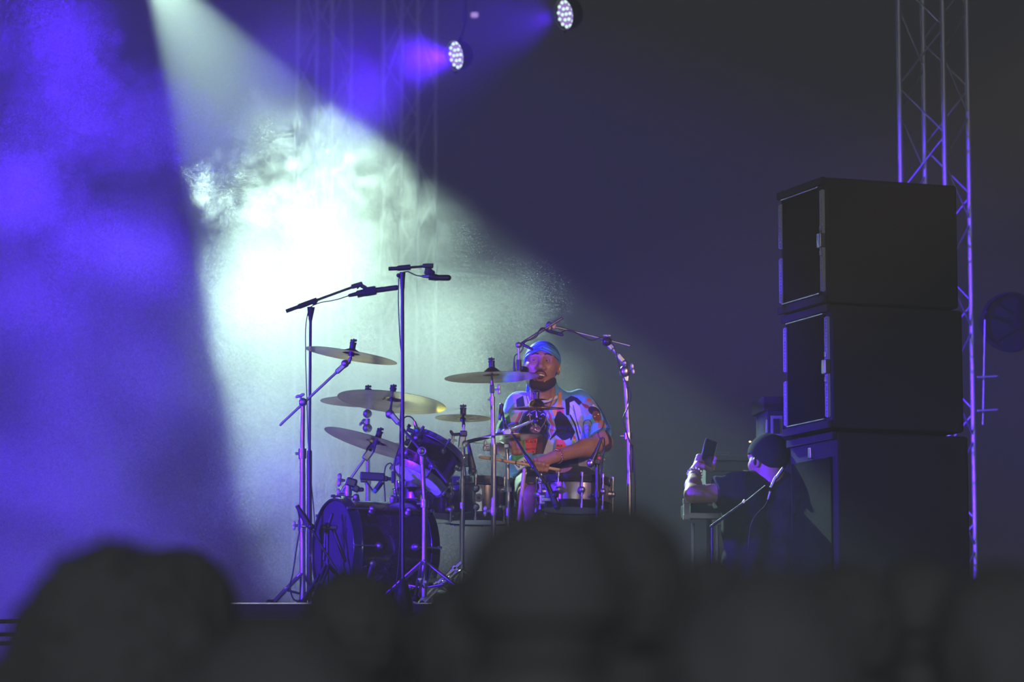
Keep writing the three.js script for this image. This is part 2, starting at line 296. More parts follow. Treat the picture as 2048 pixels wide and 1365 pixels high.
// ---------------------------------------------------------------- speaker stack
{
  const corners = [1653, 1660, 1668].map((x) => P(x, 500, 0.35)), B = 20.5 * Math.PI / 180, fw = 0.51, dep = 0.7; let corner = corners[0];
  const front = V(-Math.sin(B), 0, -Math.cos(B)), back = V(Math.cos(B), 0, -Math.sin(B));   // along the front face, along the side
  const out = back.clone().negate();                                                        // the front faces left
  const q = new THREE.Quaternion().setFromRotationMatrix(new THREE.Matrix4().makeBasis(front, UPY, front.clone().cross(UPY)));
  const zs = front.clone().cross(UPY).dot(out) > 0 ? 1 : -1;
  const at = (f, y, o) => V(corner.x, 0, corner.z).addScaledVector(front, f).addScaledVector(out, o).add(V(0, y, 0));
  const bx = (f0, f1, y0, y1, o0, o1, r = 0.15) => rbox(at((f0 + f1) / 2, (y0 + y1) / 2, (o0 + o1) / 2), [Math.abs(f1 - f0), Math.abs(y1 - y0), Math.abs(o1 - o0)], q, r);
  const levels = [[606, 352], [858, 606], [1110, 862]].map(([a, b]) => [P(1655, a, 0.35).y + 0.004, P(1652, b, 0.35).y]);
  levels[2][0] = SIDE + 0.002;
  const names = ['top black loudspeaker cabinet of the tall stack', 'middle black loudspeaker cabinet of the tall stack', 'bottom black loudspeaker cabinet of the stack, beside the phone holder'];
  levels.forEach(([y0, y1], i) => {
    corner = corners[i];
    const t = thing('loudspeaker_cabinet', names[i], 'loudspeaker', at(fw / 2, y0, -dep / 2), 'stacked loudspeakers');
    part(t, 'cabinet_body', bx(0, fw, y0, y1 - 0.004, -dep, 0, 0.03), M.cabinet);
    for (const yy of [y0 + 0.018, y1 - 0.022]) part(t, 'front_rail', bx(0, fw, yy - 0.018, yy + 0.018, 0, 0.02), M.cabinet);
    if (i < 2) {
      part(t, 'grille', bx(0.05, fw - 0.05, y0 + 0.05, y1 - 0.05, 0, 0.012, 0.1), M.grille);
      for (const f of [0.026, fw - 0.026]) for (const [a, b] of [[0.05, 0.44], [0.56, 0.95]]) {
        const ya = y0 + 0.04 + (y1 - y0 - 0.08) * a - 0.01, yb = y0 + 0.04 + (y1 - y0 - 0.08) * b, g = [];
        g.push(bx(f - 0.014, f - 0.007, ya, yb, 0.0, 0.016, 0.2), bx(f + 0.007, f + 0.014, ya, yb, 0.0, 0.016, 0.2));
        const k = 14; for (let j = 0; j <= k; j++) { const y = ya + (yb - ya) * j / k; g.push(bx(f - 0.008, f + 0.008, y - 0.004, y + 0.004, 0.0, 0.013, 0.2)); }
        part(t, 'rigging_rail', g, M.pale, 'pale perforated metal rail');
      }
      const ym = (y0 + y1) / 2;
      const latch = part(t, 'latch', [bx(0.008, 0.05, ym - 0.04, ym + 0.03, 0, 0.03, 0.2)], M.steel);
      for (const yp of [ym + 0.052, ym - 0.066]) part(latch, 'latch_pin', bx(0.014, 0.034, yp - 0.013, yp + 0.013, 0, 0.022), M.chrome);
      for (const ye of [y0 + 0.046, y1 - 0.047]) part(t, 'grille_edge', bx(0.05, fw - 0.05, ye - 0.003, ye + 0.003, 0, 0.02), M.steel);
    } else {
      part(t, 'grille', bx(0.04, fw - 0.04, y0 + 0.06, y1 - 0.12, 0, 0.012, 0.1), M.grille);
      part(t, 'handle', bx(0.24, 0.27, y1 - 0.11, y1 - 0.06, 0, 0.02), M.steel);
    }
  });
}

// ---------------------------------------------------------------- drums
function drum(o) {
  const { c, axis, r, depth, shell, hoop, lugs } = o, q = quatTo(axis), ax = axis.clone().normalize();
  const t = thing(o.name, o.label, o.category ?? 'drum', o.base ?? c.clone().addScaledVector(ax, -depth / 2), o.group);
  const loc = (x, y, z) => V(x, y, z).applyQuaternion(q).add(c), h = depth / 2, hh = o.hoopHeight ?? 0.03;
  part(t, 'shell', lathe([[r - 0.008, -h], [r, -h + 0.001], [r, h - 0.001], [r - 0.008, h], [r - 0.008, -h]], c, q, 72), shell);
  for (const s of [1, -1]) {
    const y = s * (h - 0.004), g = lathe([[r + 0.002, 0], [r + 0.004, -s * hh * 0.9], [r + 0.016, -s * hh], [r + 0.018, -s * hh * 0.8], [r + 0.009, -s * hh * 0.6], [r + 0.009, s * hh * 0.28], [r + 0.005, s * hh * 0.42], [r + 0.001, s * hh * 0.3], [r + 0.002, 0]].map(([a, b]) => [a, y + b]), c, q, 72);
    part(t, 'hoop', g, hoop);
    const hp = part(t, 'drum_head', lathe([[0, s * (h + 0.003)], [r * 0.6, s * (h + 0.0025)], [r * 0.97, s * (h + 0.001)], [r + 0.001, s * (h - 0.006)], [0, s * (h - 0.006)]], c, q, 72), s > 0 ? o.top : o.bottom);
    if (o.port && s === o.port) part(hp, 'port_ring', [ring(loc(r * 0.1, s * (h + 0.004), -r * 0.55), ax, 0.05, 0.006)], M.rubber);
  }
  for (let i = 0; i < lugs; i++) {
    const a = (i + (o.phase ?? 0)) / lugs * Math.PI * 2, dir = V(Math.cos(a), 0, Math.sin(a)), p = (rr, y) => loc(dir.x * rr, y, dir.z * rr);
    for (const s of o.lugRows ?? [0.45, -0.45]) {
      const l = part(t, 'lug', [cyl(p(r, s * h), p(r + 0.014, s * h), 0.019, 0.015, 14), sph(p(r + 0.018, s * h), 0.0155, [1, 1, 1], 12)], M.chrome);
      const dirs = (o.lugRows ?? []).length === 1 ? [1, -1] : [Math.sign(s)];
      for (const d of dirs) part(l, 'tension_rod', [cyl(p(r + 0.018, s * h), p(r + 0.018, d * (h + 0.006)), 0.0042, 0.0042, 8), cyl(p(r + 0.018, d * (h - 0.006)), p(r + 0.018, d * (h + 0.012)), 0.008, 0.007, 8)], M.chrome);
    }
  }
  if (o.badge !== undefined) { const a = o.badge, p = (rr) => loc(Math.cos(a) * rr, 0, Math.sin(a) * rr); const b = part(t, 'badge', cyl(p(r - 0.001), p(r + 0.003), 0.021, 0.02, 24), M.blackMetal); part(b, 'vent', [cyl(p(r + 0.003), p(r + 0.005), 0.008, 0.006, 14)], M.black); }
  return { t, loc, q };
}
const KIT = V(-0.89, 0, 0.455);                                         // the way the kit faces
// bass drum
{
  const front = P(668, 1107, 0.5), r = 101 * mpp(0.5), depth = 0.42, c = front.clone().addScaledVector(KIT, -depth / 2);
  c.y = r + 0.022;
  const { t, loc } = drum({ name: 'bass_drum', label: 'large amber sparkle bass drum lying on its side', c, axis: KIT, r, depth, shell: M.amber, hoop: M.hoopBlack, lugs: 8, phase: 0.35, top: M.headSmoke, bottom: M.headWhite, hoopHeight: 0.036, port: 1, base: V(c.x, 0.0, c.z) });
  for (const s of [1, -1]) { const a = loc(s * r * 0.1, depth * 0.3, 0), side = V(0.455, 0, 0.89).multiplyScalar(s); const p = c.clone().addScaledVector(side, r * 0.95).addScaledVector(KIT, 0.12).add(V(0, -r * 0.3, 0)), e = p.clone().addScaledVector(side, 0.09).addScaledVector(KIT, 0.08); e.y = 0.006; part(t, 'spur', [rod(p, e, 0.008), sph(p, 0.022)], M.chrome); }
}
// rack tom: tilted, white lower head towards the viewer
{
  const axis = V(0.50, 0.83, -0.24).normalize(), r = 0.128, depth = 0.2, c = P(857, 927, 0.18);
  drum({ name: 'rack_tom', label: 'tilted amber sparkle rack tom showing its white lower head', c, axis, r, depth, shell: M.amber, hoop: M.chrome, lugs: 6, phase: 0.2, top: M.headWhite, bottom: M.headWhite, hoopHeight: 0.024 });
}
// second tom, standing behind the bass drum
drum({ name: 'standing_tom', label: 'amber sparkle tom with round badge standing behind the bass drum', c: P(846, 1006, 0.02), axis: V(0.02, 1, -0.03), r: 0.132, depth: 0.17, shell: M.amber, hoop: M.chrome, lugs: 6, phase: 0.45, top: M.headWhite, bottom: M.headWhite, hoopHeight: 0.022, badge: Math.PI * 0.42 });
// side drum in the middle
drum({ name: 'floor_tom', label: 'dark floor tom with round badge behind the cymbal poles', c: P(958, 1003, -0.28), axis: V(0.01, 1, -0.02), r: 0.172, depth: 0.2, shell: M.smoked, hoop: M.hoopBlack, lugs: 8, phase: 0.1, top: M.headWhite, bottom: M.headWhite, badge: Math.PI * 0.5 });
// snare
drum({ name: 'snare_drum', label: 'grey sparkle snare drum with black hoops before the drummer', c: P(1149, 990, 0.12), axis: V(0.02, 1, -0.05), r: 0.165, depth: 0.145, shell: M.silver, hoop: M.hoopBlack, lugs: 10, phase: 0.22, lugRows: [0.02], top: M.headWhite, bottom: M.headWhite, hoopHeight: 0.026, badge: Math.PI * 0.44 });
// a small shiny percussion piece at the left rim of the snare
{
  const p = P(1085, 1000, 0.27), t = thing('snare_strainer', 'shiny chrome bracket at the left rim of the snare drum', 'bracket', p);
  part(t, 'block', [rbox(p, [0.03, 0.05, 0.03]), rbox(P(1094, 1000, 0.275), [0.05, 0.02, 0.03])], M.chrome);
  part(t, 'lever', [rod(P(1082, 985, 0.27), P(1080, 968, 0.26), 0.006), sph(P(1080, 966, 0.26), 0.01)], M.chrome);
}

// ---------------------------------------------------------------- cymbals
function cymbal(label, x, y, z, a, extra, roll, o = {}) {
  const c = P(x, y, z), R = a * mpp(z), e = THREE.MathUtils.degToRad;
  const n = V(0, 1, 0).applyAxisAngle(V(1, 0, 0), -e(extra)).applyAxisAngle(V(0, 0, 1), -e(roll)), q = quatTo(n);
  const t = thing('cymbal', label, 'cymbal', c, o.group ?? 'cymbals of the drum kit'), b = R * (o.bell ?? 0.2), hb = R * (o.bellHeight ?? 0.1), bow = R * (o.bow ?? 0.05), flip = o.flip ? -1 : 1;
  const th = 0.0016, top = [[b, 0], [R * 0.45, -bow * 0.25], [R * 0.7, -bow * 0.55], [R * 0.9, -bow * 0.85], [R, -bow]];
  part(t, 'plate', lathe([...top, [R, -bow - th], ...top.slice().reverse().map(([r, h]) => [r, h - th]), top[0]].map(([r, h]) => [r, h * flip]), c, q, 96), o.mat ?? M.cymbal);
  const bell = [[0.006, hb], [b * 0.45, hb * 0.9], [b * 0.8, hb * 0.55], [b * 0.95, hb * 0.15], [b * 1.02, 0]];
  part(t, 'bell', lathe([...bell, ...bell.slice().reverse().map(([r, h]) => [r, h - th]), bell[0]].map(([r, h]) => [r, h * flip]), c, q, 48), o.mat ?? M.cymbal);
  if (o.holes) for (let i = 0; i < o.holes; i++) { const k = i / o.holes * 6.283; part(t, 'hole_ring', ring(V(Math.cos(k) * R * 0.62, -bow * 0.45, Math.sin(k) * R * 0.62).applyQuaternion(q).add(c), n, R * 0.1, 0.0018, 16), M.black); }
  return { c, n, R, hb };
}
const CY = {
  A: cymbal('thin crash cymbal tilted down to the right, on the leftmost boom stand', 703, 707, 0.45, 94, 0, 9.3),
  B: cymbal('dark cymbal half hidden behind the big ride cymbal', 736, 799, -0.35, 96, 1, 1),
  C: cymbal('large golden ride cymbal behind the tall mic stand', 784, 799, 0.15, 110, 5.5, 6),
  D: cymbal('dark blue-grey crash cymbal sloping above the bass drum', 753, 885, 0.3, 108, 4, 17),
  E: cymbal('pale small cymbal peeking out behind the rack tom', 843, 886, -0.55, 64, -2.5, 2, { mat: M.cymbalPale }),
  F: cymbal('small splash cymbal with holes between ride and crash', 926, 834, 0.0, 56, 2, 1, { holes: 6, bell: 0.24 }),
  G: cymbal('flat crash cymbal reaching in front of the face of the drummer', 984, 750, 0.1, 96, 0.5, -2, { bellHeight: 0.16 }),
  H: cymbal('small high-belled cymbal in front of the chest of the drummer', 1073, 812, 0.1, 57, -3, -0.5, { bell: 0.3, bellHeight: 0.24, bow: 0.1 }),
  I: cymbal('upper hi-hat cymbal in front of the drummer', 1012, 874, -0.02, 73, 1, -4.5),
  J: cymbal('lower hi-hat cymbal just under the upper one', 1012, 881, -0.02, 72, 1, -4.5, { flip: true, mat: M.cymbalPale }),
};

// ---------------------------------------------------------------- stands; [x, y] are frame pixels, with depth
function stand(name, label, category, foot, z, group) {
  const t = thing(name, label, category, foot, group), p = (a) => (a.isVector3 ? a : P(a[0], a[1], a[2] ?? z)), s = mpp(z);
  return {
    t, p, s,
    pole: (n, a, b, r, m = M.chrome, r2 = r) => part(t, n, cyl(p(a), p(b), r * s, r2 * s, 18), m),
    rod: (n, a, b, r, m = M.chrome) => part(t, n, rod(p(a), p(b), r * s), m),
    ball: (n, a, r, m = M.chrome, sc) => part(t, n, sph(p(a), r * s, sc), m),
    block: (n, a, size, m = M.chrome, tilt = 0, rr = 0.25) => part(t, n, rbox(p(a), size.map((v) => v * s), rot(0, 0, -tilt), rr), m),
    wing: (a, dir, r = 5, m = M.chrome, n = 'wing_nut') => part(t, n, wing(p(a), dir, r * s), m),
    collar: (a, r, h, m = M.chrome) => { const c = p(a); return part(t, 'height_collar', [cyl(V(c.x, c.y - h * s / 2, c.z), V(c.x, c.y + h * s / 2, c.z), r * s, r * s, 18), cyl(c, c.clone().add(V(-r * s * 1.8, 0, 0)), r * s * 0.35)], m); },
    top: (cy, over = 20, m = M.black) => {                               // felts and wing nut on top of a cymbal
      const up = (k) => cy.c.clone().addScaledVector(cy.n, k);
      part(t, 'felt', [cyl(up(cy.hb), up(cy.hb + 0.022), 0.015, 0.014), cyl(up(cy.hb - 0.02), up(cy.hb - 0.035), 0.014, 0.014)], m);
      part(t, 'top_nut', [cyl(up(cy.hb + 0.022), up(cy.hb + 0.03), 0.017, 0.016), cyl(up(-0.05), up(cy.hb + 0.048), 0.004), sph(up(cy.hb + 0.038), 0.0075), ...[-1, 1].map((k) => sph(up(cy.hb + 0.037).add(V(k * 0.01, 0.002, 0)), 0.006, [1, 1.1, 0.6], 10))], M.blackMetal);
    },
    legs: (at, len, drop, angles, m = M.chrome) => {                     // tripod of double-braced legs
      const hub = p(at);
      for (const a of angles) {
        const d = V(Math.cos(a), 0, -Math.sin(a)), foot = hub.clone().addScaledVector(d, len); foot.y = foot.y - drop;
        const sideways = V(-d.z, 0, d.x).multiplyScalar(0.009);
        const l = part(t, 'leg', [cyl(hub.clone().add(sideways), foot.clone().add(sideways), 0.0065, 0.0065, 8), cyl(hub.clone().sub(sideways), foot.clone().sub(sideways), 0.0065, 0.0065, 8), rbox(hub.clone().lerp(foot, 0.5), [0.02, 0.012, 0.024])], m);
        part(l, 'rubber_foot', rod(foot.clone().addScaledVector(d, -0.01), foot.clone().addScaledVector(d, 0.02), 0.014), M.rubber);
        const low = V(hub.x, foot.y + drop * 0.32, hub.z);
        part(l, 'brace', cyl(low, hub.clone().lerp(foot, 0.55), 0.005, 0.005, 8), m);
      }
    },
  };
}
const onFloor = (x, z, y = 0) => { const p = P(x, 1200, z); return V(p.x, y, p.z); };
function floorStand(name, label, category, x, z, y = 0, group) { return stand(name, label, category, onFloor(x, z, y), z, group); }
const GS = 'cymbal stands of the drum kit', LEFT = V(-1, 0.1, 0.2), BACKW = V(0, 0, 1);

{ // leftmost boom stand, cymbal A
  const z = 0.45, k = floorStand('cymbal_boom_stand', 'leftmost chrome boom stand under the tilted thin crash', 'cymbal stand', 605, z, 0, GS), f = k.t.position;
  k.pole('lower_tube', V(f.x, 0.02, f.z), [605, 905], 5.6); k.pole('upper_tube', [605, 905], [606, 812], 4.2);
  k.collar([605, 908], 8, 20); k.collar([604, 1052], 8, 24, M.steel);
  k.ball('tilter', [606, 805, z + 0.01], 8.5, M.chrome, [1, 1, 0.7]); k.wing([603, 800, z + 0.01], V(-0.35, 1, 0.1), 4.5);
  k.rod('boom_arm', [561, 850], [686, 733], 2.6); k.block('boom_clamp', [682, 737], [10, 26, 10], M.chrome, 0.82);
  k.ball('upper_tilter', [690, 728], 8, M.chrome); k.rod('tilter_post', [696, 727], [701, 718], 3.4); k.pole('cymbal_rod', [701, 718], CY.A.c, 2);
  k.top(CY.A);
  k.legs([603, 1148], 0.15, P(603, 1148, z).y - 0.012, [2.75, 3.7, 0.6]);
}
{ // straight stand with two ball joints, cymbal B
  const z = -0.35, k = floorStand('cymbal_stand', 'chrome stand with two ball joints behind the ride cymbal', 'cymbal stand', 736, z, 0, GS), f = k.t.position;
  k.pole('lower_tube', V(f.x, 0.02, f.z), [736, 960], 4.8); k.pole('upper_tube', [736, 960], [736, 872], 4.2);
  k.collar([736, 963], 6.5, 14); k.ball('tilter', [735, 857], 9.5); k.wing([730, 850], V(-0.7, 0.6, 0.3), 4); k.pole('neck', [735, 850], [735, 838], 5);
  k.ball('upper_tilter', [735, 828], 9); k.pole('cymbal_rod', [735, 822], CY.B.c, 3.4); k.top(CY.B);
  k.legs(V(f.x, 0.2, f.z), 0.3, 0.19, [0.5, 2.6, 4.7]);
}
{ // boom stand of the ride, pole at 848
  const z = 0.72, k = floorStand('cymbal_boom_stand', 'chrome boom stand before the bass drum carrying the ride cymbal', 'cymbal stand', 848, z, 0, GS), f = k.t.position;
  k.pole('lower_tube', V(f.x, 0.03, f.z), [849, 1010], 5.4); k.pole('upper_tube', [849, 1010], [845, 925], 4.4);
  k.pole('tilter_socket', [845, 930], [845, 905], 6, M.chrome, 8); k.ball('tilter', [844, 903, z + 0.02], 10, M.chrome, [1, 1, 0.75]);
  k.t.add(mesh('tilter_ring', ring(P(844, 903, z + 0.045).sub(f), V(0, 0, 1), 0.017, 0.004), M.chrome));
  k.collar([849, 1008], 8.5, 16); k.block('memory_lock', [849, 1165], [11, 8, 11]);
  k.rod('boom_arm', [895, 966, z + 0.1], [795, 845, 0.24], 2.7); k.block('boom_clamp', [790, 838, 0.24], [12, 26, 12], M.chrome, -0.7);
  k.ball('upper_tilter', [780, 829, 0.22], 9.5); k.pole('cymbal_rod', [781, 822, 0.2], CY.C.c, 3.2, M.chrome, 2); k.top(CY.C);
  k.legs([848, 1122], 0.25, P(848, 1122, z).y - 0.012, [-0.35, 2.6, 4.6]);
}
{ // short stand at the bass drum, cymbal D
  const z = 0.22, k = stand('cymbal_holder', 'cymbal holder rising from the bass drum under the sloping crash', 'cymbal stand', P(697, 1010, z), z, GS);
  k.pole('upright', [697, 1012], [696, 968], 6.4); k.collar([696, 985], 8, 12); k.block('clamp_body', [703, 966], [22, 18, 16], M.blackMetal, 0.3); k.block('clamp_jaw', [712, 978], [14, 14, 14], M.blackMetal, 0.5);
  k.wing([690, 962], V(-1, 0.1, 0.2), 6); k.wing([688, 990], V(-1, -0.05, 0.2), 5.5); k.rod('knob', [716, 980], [724, 980], 4.5, M.black);
  k.rod('boom_arm', [671, 1000], [731, 916], 2.6, M.steel); k.block('boom_clamp', [737, 909], [15, 28, 12], M.chrome, 0.6);
  k.block('tilter', [742, 898], [15, 17, 12], M.black, 0.6); k.pole('cymbal_rod', [744, 892], CY.D.c, 2.4, M.chrome, 1.8); k.top(CY.D);
}
{ // stand of cymbal E
  const z = -0.55, k = floorStand('cymbal_stand', 'thin stand hidden behind the rack tom, holding the pale small cymbal', 'cymbal stand', 843, z, 0, GS), f = k.t.position;
  k.pole('tube', V(f.x, 0.02, f.z), CY.E.c.clone().add(V(0, -0.04, 0)), 4); k.pole('cymbal_rod', CY.E.c.clone().add(V(0, -0.05, 0)), CY.E.c.clone(), 2); k.top(CY.E);
  k.legs(V(f.x, 0.2, f.z), 0.25, 0.19, [0.5, 2.6, 4.7]);
}
{ // splash stand, pole 925
  const z = 0.05, k = floorStand('cymbal_stand', 'chrome stand with clamp cluster under the small splash cymbal', 'cymbal stand', 924, z, 0, GS), f = k.t.position;
  k.pole('lower_tube', V(f.x, 0.03, f.z), [924, 962], 5); k.pole('middle_tube', [924, 962], [925, 905], 4.2); k.collar([924, 963], 6, 8); k.collar([925, 921], 6.5, 14); k.wing([916, 924], LEFT, 4.2);
  k.pole('upper_rod', [925, 905], [928, 850], 2.2); k.pole('cymbal_rod', [928, 852], CY.F.c, 3, M.blackMetal, 2.4); k.top(CY.F);
  k.block('multi_clamp', [924, 885], [14, 26, 16], M.chrome, 0.1); k.ball('clamp_bolt', [931, 888, z + 0.03], 7); k.block('clamp_top', [927, 868], [15, 12, 14], M.blackMetal); k.wing([914, 882], LEFT, 4.5);
  k.part = part(k.t, 'clamp_lever', [rod(k.p([922, 869]), k.p([906, 870]), 3.4 * k.s), rod(k.p([906, 870]), k.p([902, 864]), 3.2 * k.s)], M.black);
  k.rod('boom_arm', [936, 884, 0.07], [1005, 868, 0.09], 3.8, M.blackMetal); k.rod('boom_extension', [1005, 868, 0.09], [1068, 841, 0.1], 2.6, M.chrome);
  k.block('boom_joint', [1015, 866, 0.1], [18, 16, 14], M.chrome, -0.3); k.ball('tilter', [1073, 843, 0.1], 7.5, M.blackMetal); k.ball('tilter_knob', [1082, 838, 0.1], 5, M.blackMetal); k.pole('splash_rod', [1074, 840, 0.1], CY.H.c, 2.2, M.chrome, 1.8); k.top(CY.H);
  k.legs([924, 1140], 0.3, P(924, 1140, z).y - 0.012, [-0.2, 1.9, 3.75]);
}
{ // crash stand, pole 986
  const z = 0.1, k = floorStand('cymbal_stand', 'straight chrome stand of the flat crash before the face', 'cymbal stand', 987, z, 0, GS), f = k.t.position;
  k.pole('lower_tube', V(f.x, 0.03, f.z), [987, 905], 5.4); k.pole('middle_tube', [987, 905], [985, 800], 4.6); k.pole('upper_tube', [985, 800], [984, 762], 3.2);
  k.collar([987, 900], 7.5, 22); k.wing([979, 893], LEFT, 5); k.collar([985, 800], 5.5, 12); k.block('tilter', [984, 779], [9, 17, 9], M.blackMetal); k.wing([989, 780], V(1, 0.05, 0.2), 4.6); k.pole('cymbal_rod', [984, 765], CY.G.c, 2.4, M.chrome, 2); k.top(CY.G);
  k.collar([987, 1022], 7, 12); k.wing([980, 1024], LEFT, 5); k.pole('pull_rod', [986, 1030], [987, 1100], 2.4);
  k.legs([987, 1120], 0.28, P(987, 1120, z).y - 0.012, [0.3, 2.3, 4.4]);
}
{ // hi-hat stand, pole 1015
  const z = -0.02, k = floorStand('hi_hat_stand', 'chrome hi-hat stand with clutch before the drummer', 'cymbal stand', 1017, z, 0), f = k.t.position;
  k.pole('lower_tube', V(f.x, 0.03, f.z), [1016, 985], 5); k.pole('upper_tube', [1016, 985], [1014, 900], 4.3); k.block('seat_cup', [1013, 893], [12, 10, 12]); k.pole('clutch_rod', [1014, 900], [1011, 838], 1.8);
  k.block('clutch', [1012, 862], [11, 14, 11], M.blackMetal); k.wing([1006, 866], LEFT, 4); k.collar([1016, 980], 7.5, 9);
  k.block('leg_plate', [1017, 1120], [16, 8, 16]); k.legs([1017, 1118], 0.27, P(1017, 1118, z).y - 0.012, [0.1, 2.1, 4.2]);
  part(k.t, 'foot_plate', rbox(V(f.x - 0.02, 0.035, f.z - 0.15), [0.09, 0.012, 0.28], rot(0.12, 0, 0)), M.steel);
}
{ // kick pedal
  const a = P(905, 1185, 0.2), t = thing('kick_pedal', 'chrome kick pedal behind the bass drum', 'pedal', V(a.x, 0, a.z));
  part(t, 'base_plate', rbox(V(a.x, 0.012, a.z), [0.26, 0.014, 0.1], rot(0, 0.45, 0)), M.blackMetal);
  part(t, 'foot_board', rbox(V(a.x + 0.03, 0.06, a.z - 0.02), [0.26, 0.01, 0.085], rot(0, 0.45, -0.25)), M.steel);
  for (const s of [-1, 1]) part(t, 'post', cyl(V(a.x - 0.09, 0.015, a.z + 0.05 + s * 0.045), V(a.x - 0.09, 0.2, a.z + 0.05 + s * 0.045), 0.008), M.chrome);
  part(t, 'axle', cyl(V(a.x - 0.09, 0.195, a.z - 0.005), V(a.x - 0.09, 0.195, a.z + 0.105), 0.007), M.chrome);
  const b = part(t, 'beater', cyl(V(a.x - 0.09, 0.195, a.z + 0.05), V(a.x - 0.13, 0.36, a.z + 0.06), 0.004), M.chrome);
  part(b, 'beater_head', sph(V(a.x - 0.133, 0.37, a.z + 0.06), 0.026, [0.8, 1, 1]), M.rubber);
}
{ // flat folding stand legs in front: the big diagonal pair
  const t = thing('folded_stand', 'flat violet-lit stand legs crossing before the kick pedal', 'stand', onFloor(862, 0.72));
  const strip = (n, a, b, w) => { const A = P(a[0], a[1], a[2] ?? 0.7), B = P(b[0], b[1], b[2] ?? 0.7), d = B.clone().sub(A); return part(t, n, rbox(A.clone().lerp(B, 0.5), [w * mpp(0.7), d.length(), 0.012], quatTo(d), 0.3), M.chrome); };
  strip('leg', [842, 1202], [884, 1158], 6.5); strip('leg', [849, 1206], [890, 1163], 6); strip('leg', [884, 1160], [924, 1124], 7); strip('leg', [890, 1165], [916, 1141], 6);
  strip('joint_plate', [870, 1175], [878, 1168], 17); strip('joint_plate', [908, 1141], [914, 1135], 15); strip('cross_bar', [884, 1176], [908, 1190], 6); strip('cross_bar', [820, 1203], [848, 1213], 5);
  part(t, 'rubber_foot', rod(P(843, 1207, 0.7), P(850, 1211, 0.7), 0.012), M.rubber);
}

// ---------------------------------------------------------------- microphones and their stands
function cableOf(k, name, pts, r = 1.4) { return part(k.t, name, tube(pts.map(k.p), r * k.s, 6), M.cable); }
{ // left overhead
  const z = -0.1, k = floorStand('microphone_stand', 'tall dark mic stand at the far left with a sloping boom', 'mic stand', 619, z, 0, 'overhead mic stands'), f = k.t.position;
  k.pole('lower_tube', V(f.x, 0.03, f.z), [619, 905], 5, M.blackMetal); k.pole('upper_tube', [619, 905], [621, 640], 2.9, M.blackMetal); k.pole('grip', [619, 935], [619, 902], 5, M.black); k.pole('neck', [621, 642], [622, 615], 3.4, M.black, 8);
  k.rod('boom_arm', [578, 621], [712, 572], 2.6, M.blackMetal); k.pole('counter_grip', [572, 623], [600, 613], 3.8, M.black); k.pole('boom_clutch', [597, 614], [634, 600], 5.4, M.black, 5); k.ball('clutch_knob', [629, 606, z + 0.03], 5, M.black);
  k.block('clip_joint', [714, 571], [24, 9, 9], M.black, -0.3); k.block('mic_hook', [727, 574], [12, 8, 8], M.black, 0.5);
  const base = part(k.t, 'round_base', lathe([[0, 0], [0.13, 0], [0.13, 0.012], [0.03, 0.03], [0.02, 0.05], [0, 0.05]], f, UPY, 36), M.blackMetal); base.userData.label = 'round cast base';
  const m = stand('condenser_microphone', 'long dark overhead microphone hanging from the sloping boom', 'microphone', P(745, 584, z), z);
  m.pole('mic_body', [714, 589], [752, 581], 7.4, M.black, 7.8); m.pole('mic_grille', [752, 581], [792, 576], 5.4, M.blackMetal, 5.4); m.ball('grille_cap', [792, 576], 5.6, M.blackMetal); m.pole('connector', [697, 592], [714, 588], 3.2, M.black, 4.5);
  part(m.t, 'shock_clip', [tube([m.p([714, 578]), m.p([722, 571]), m.p([733, 575]), m.p([735, 584])], 1.6 * m.s), rbox(m.p([740, 583]), [26 * m.s, 17 * m.s, 17 * m.s], rot(0, 0, 0.16))], M.rubber);
  const c = stand('microphone_cable', 'thin cable drooping from the long overhead microphone down its stand', 'cable', P(640, 605, z), z);
  cableOf(c, 'cable', [[697, 592], [672, 600], [640, 606], [622, 614], [613, 640], [611, 700], [614, 800], [617, 900], [622, 960], [629, 1040], [632, 1120], [628, 1200]], 1.1);
}
{ // centre overhead
  const z = 0.95, k = stand('microphone_stand', 'tall dark mic stand in front of the bass drum with a level boom', 'mic stand', onFloor(806, z, STAGE), z, 'overhead mic stands'), f = k.t.position;
  k.pole('tube', V(f.x, STAGE + 0.05, f.z), [805, 575], 3.6, M.blackMetal); k.pole('neck', [805, 578], [805, 545], 4, M.black, 6); k.pole('boom_clutch', [795, 537], [821, 535], 5.6, M.black); k.pole('counter_grip', [777, 538], [797, 537], 4, M.black); k.rod('boom_arm', [800, 537], [862, 532], 2.6, M.blackMetal);
  k.ball('clutch_knob', [797, 551], 4.4, M.black); k.block('clip_joint', [856, 532], [22, 9, 9], M.black); k.block('mic_hook', [856, 543], [14, 14, 9], M.black, 0.2);
  part(k.t, 'round_base', lathe([[0, 0], [0.14, 0], [0.14, 0.02], [0.055, 0.05], [0.035, 0.14], [0.014, 0.2], [0, 0.2]], f, UPY, 40), M.blackMetal, 'heavy cone-shaped base');
  const m = stand('condenser_microphone', 'stubby dark overhead microphone at the top of the tall centre stand', 'microphone', P(870, 553, z), z);
  m.pole('mic_body', [858, 553], [876, 556], 8, M.black, 6.5); m.pole('mic_grille', [874, 556], [896, 556], 6, M.blackMetal, 6.2); m.ball('grille_cap', [896, 556], 6.2, M.blackMetal); m.pole('connector', [843, 553], [858, 553], 2.6, M.chrome, 4.5); m.block('shock_clip', [862, 546], [14, 12, 12], M.rubber, 0.4);
  const c = stand('microphone_cable', 'thin cable from the stubby overhead microphone along the centre stand', 'cable', P(800, 700, z), z);
  cableOf(c, 'cable', [[844, 553], [832, 551], [812, 543], [800, 551], [797, 580], [798, 640], [802, 700], [806, 720], [800, 860], [800, 1000], [799, 1100], [790, 1190], [786, 1215]], 1.3);
}
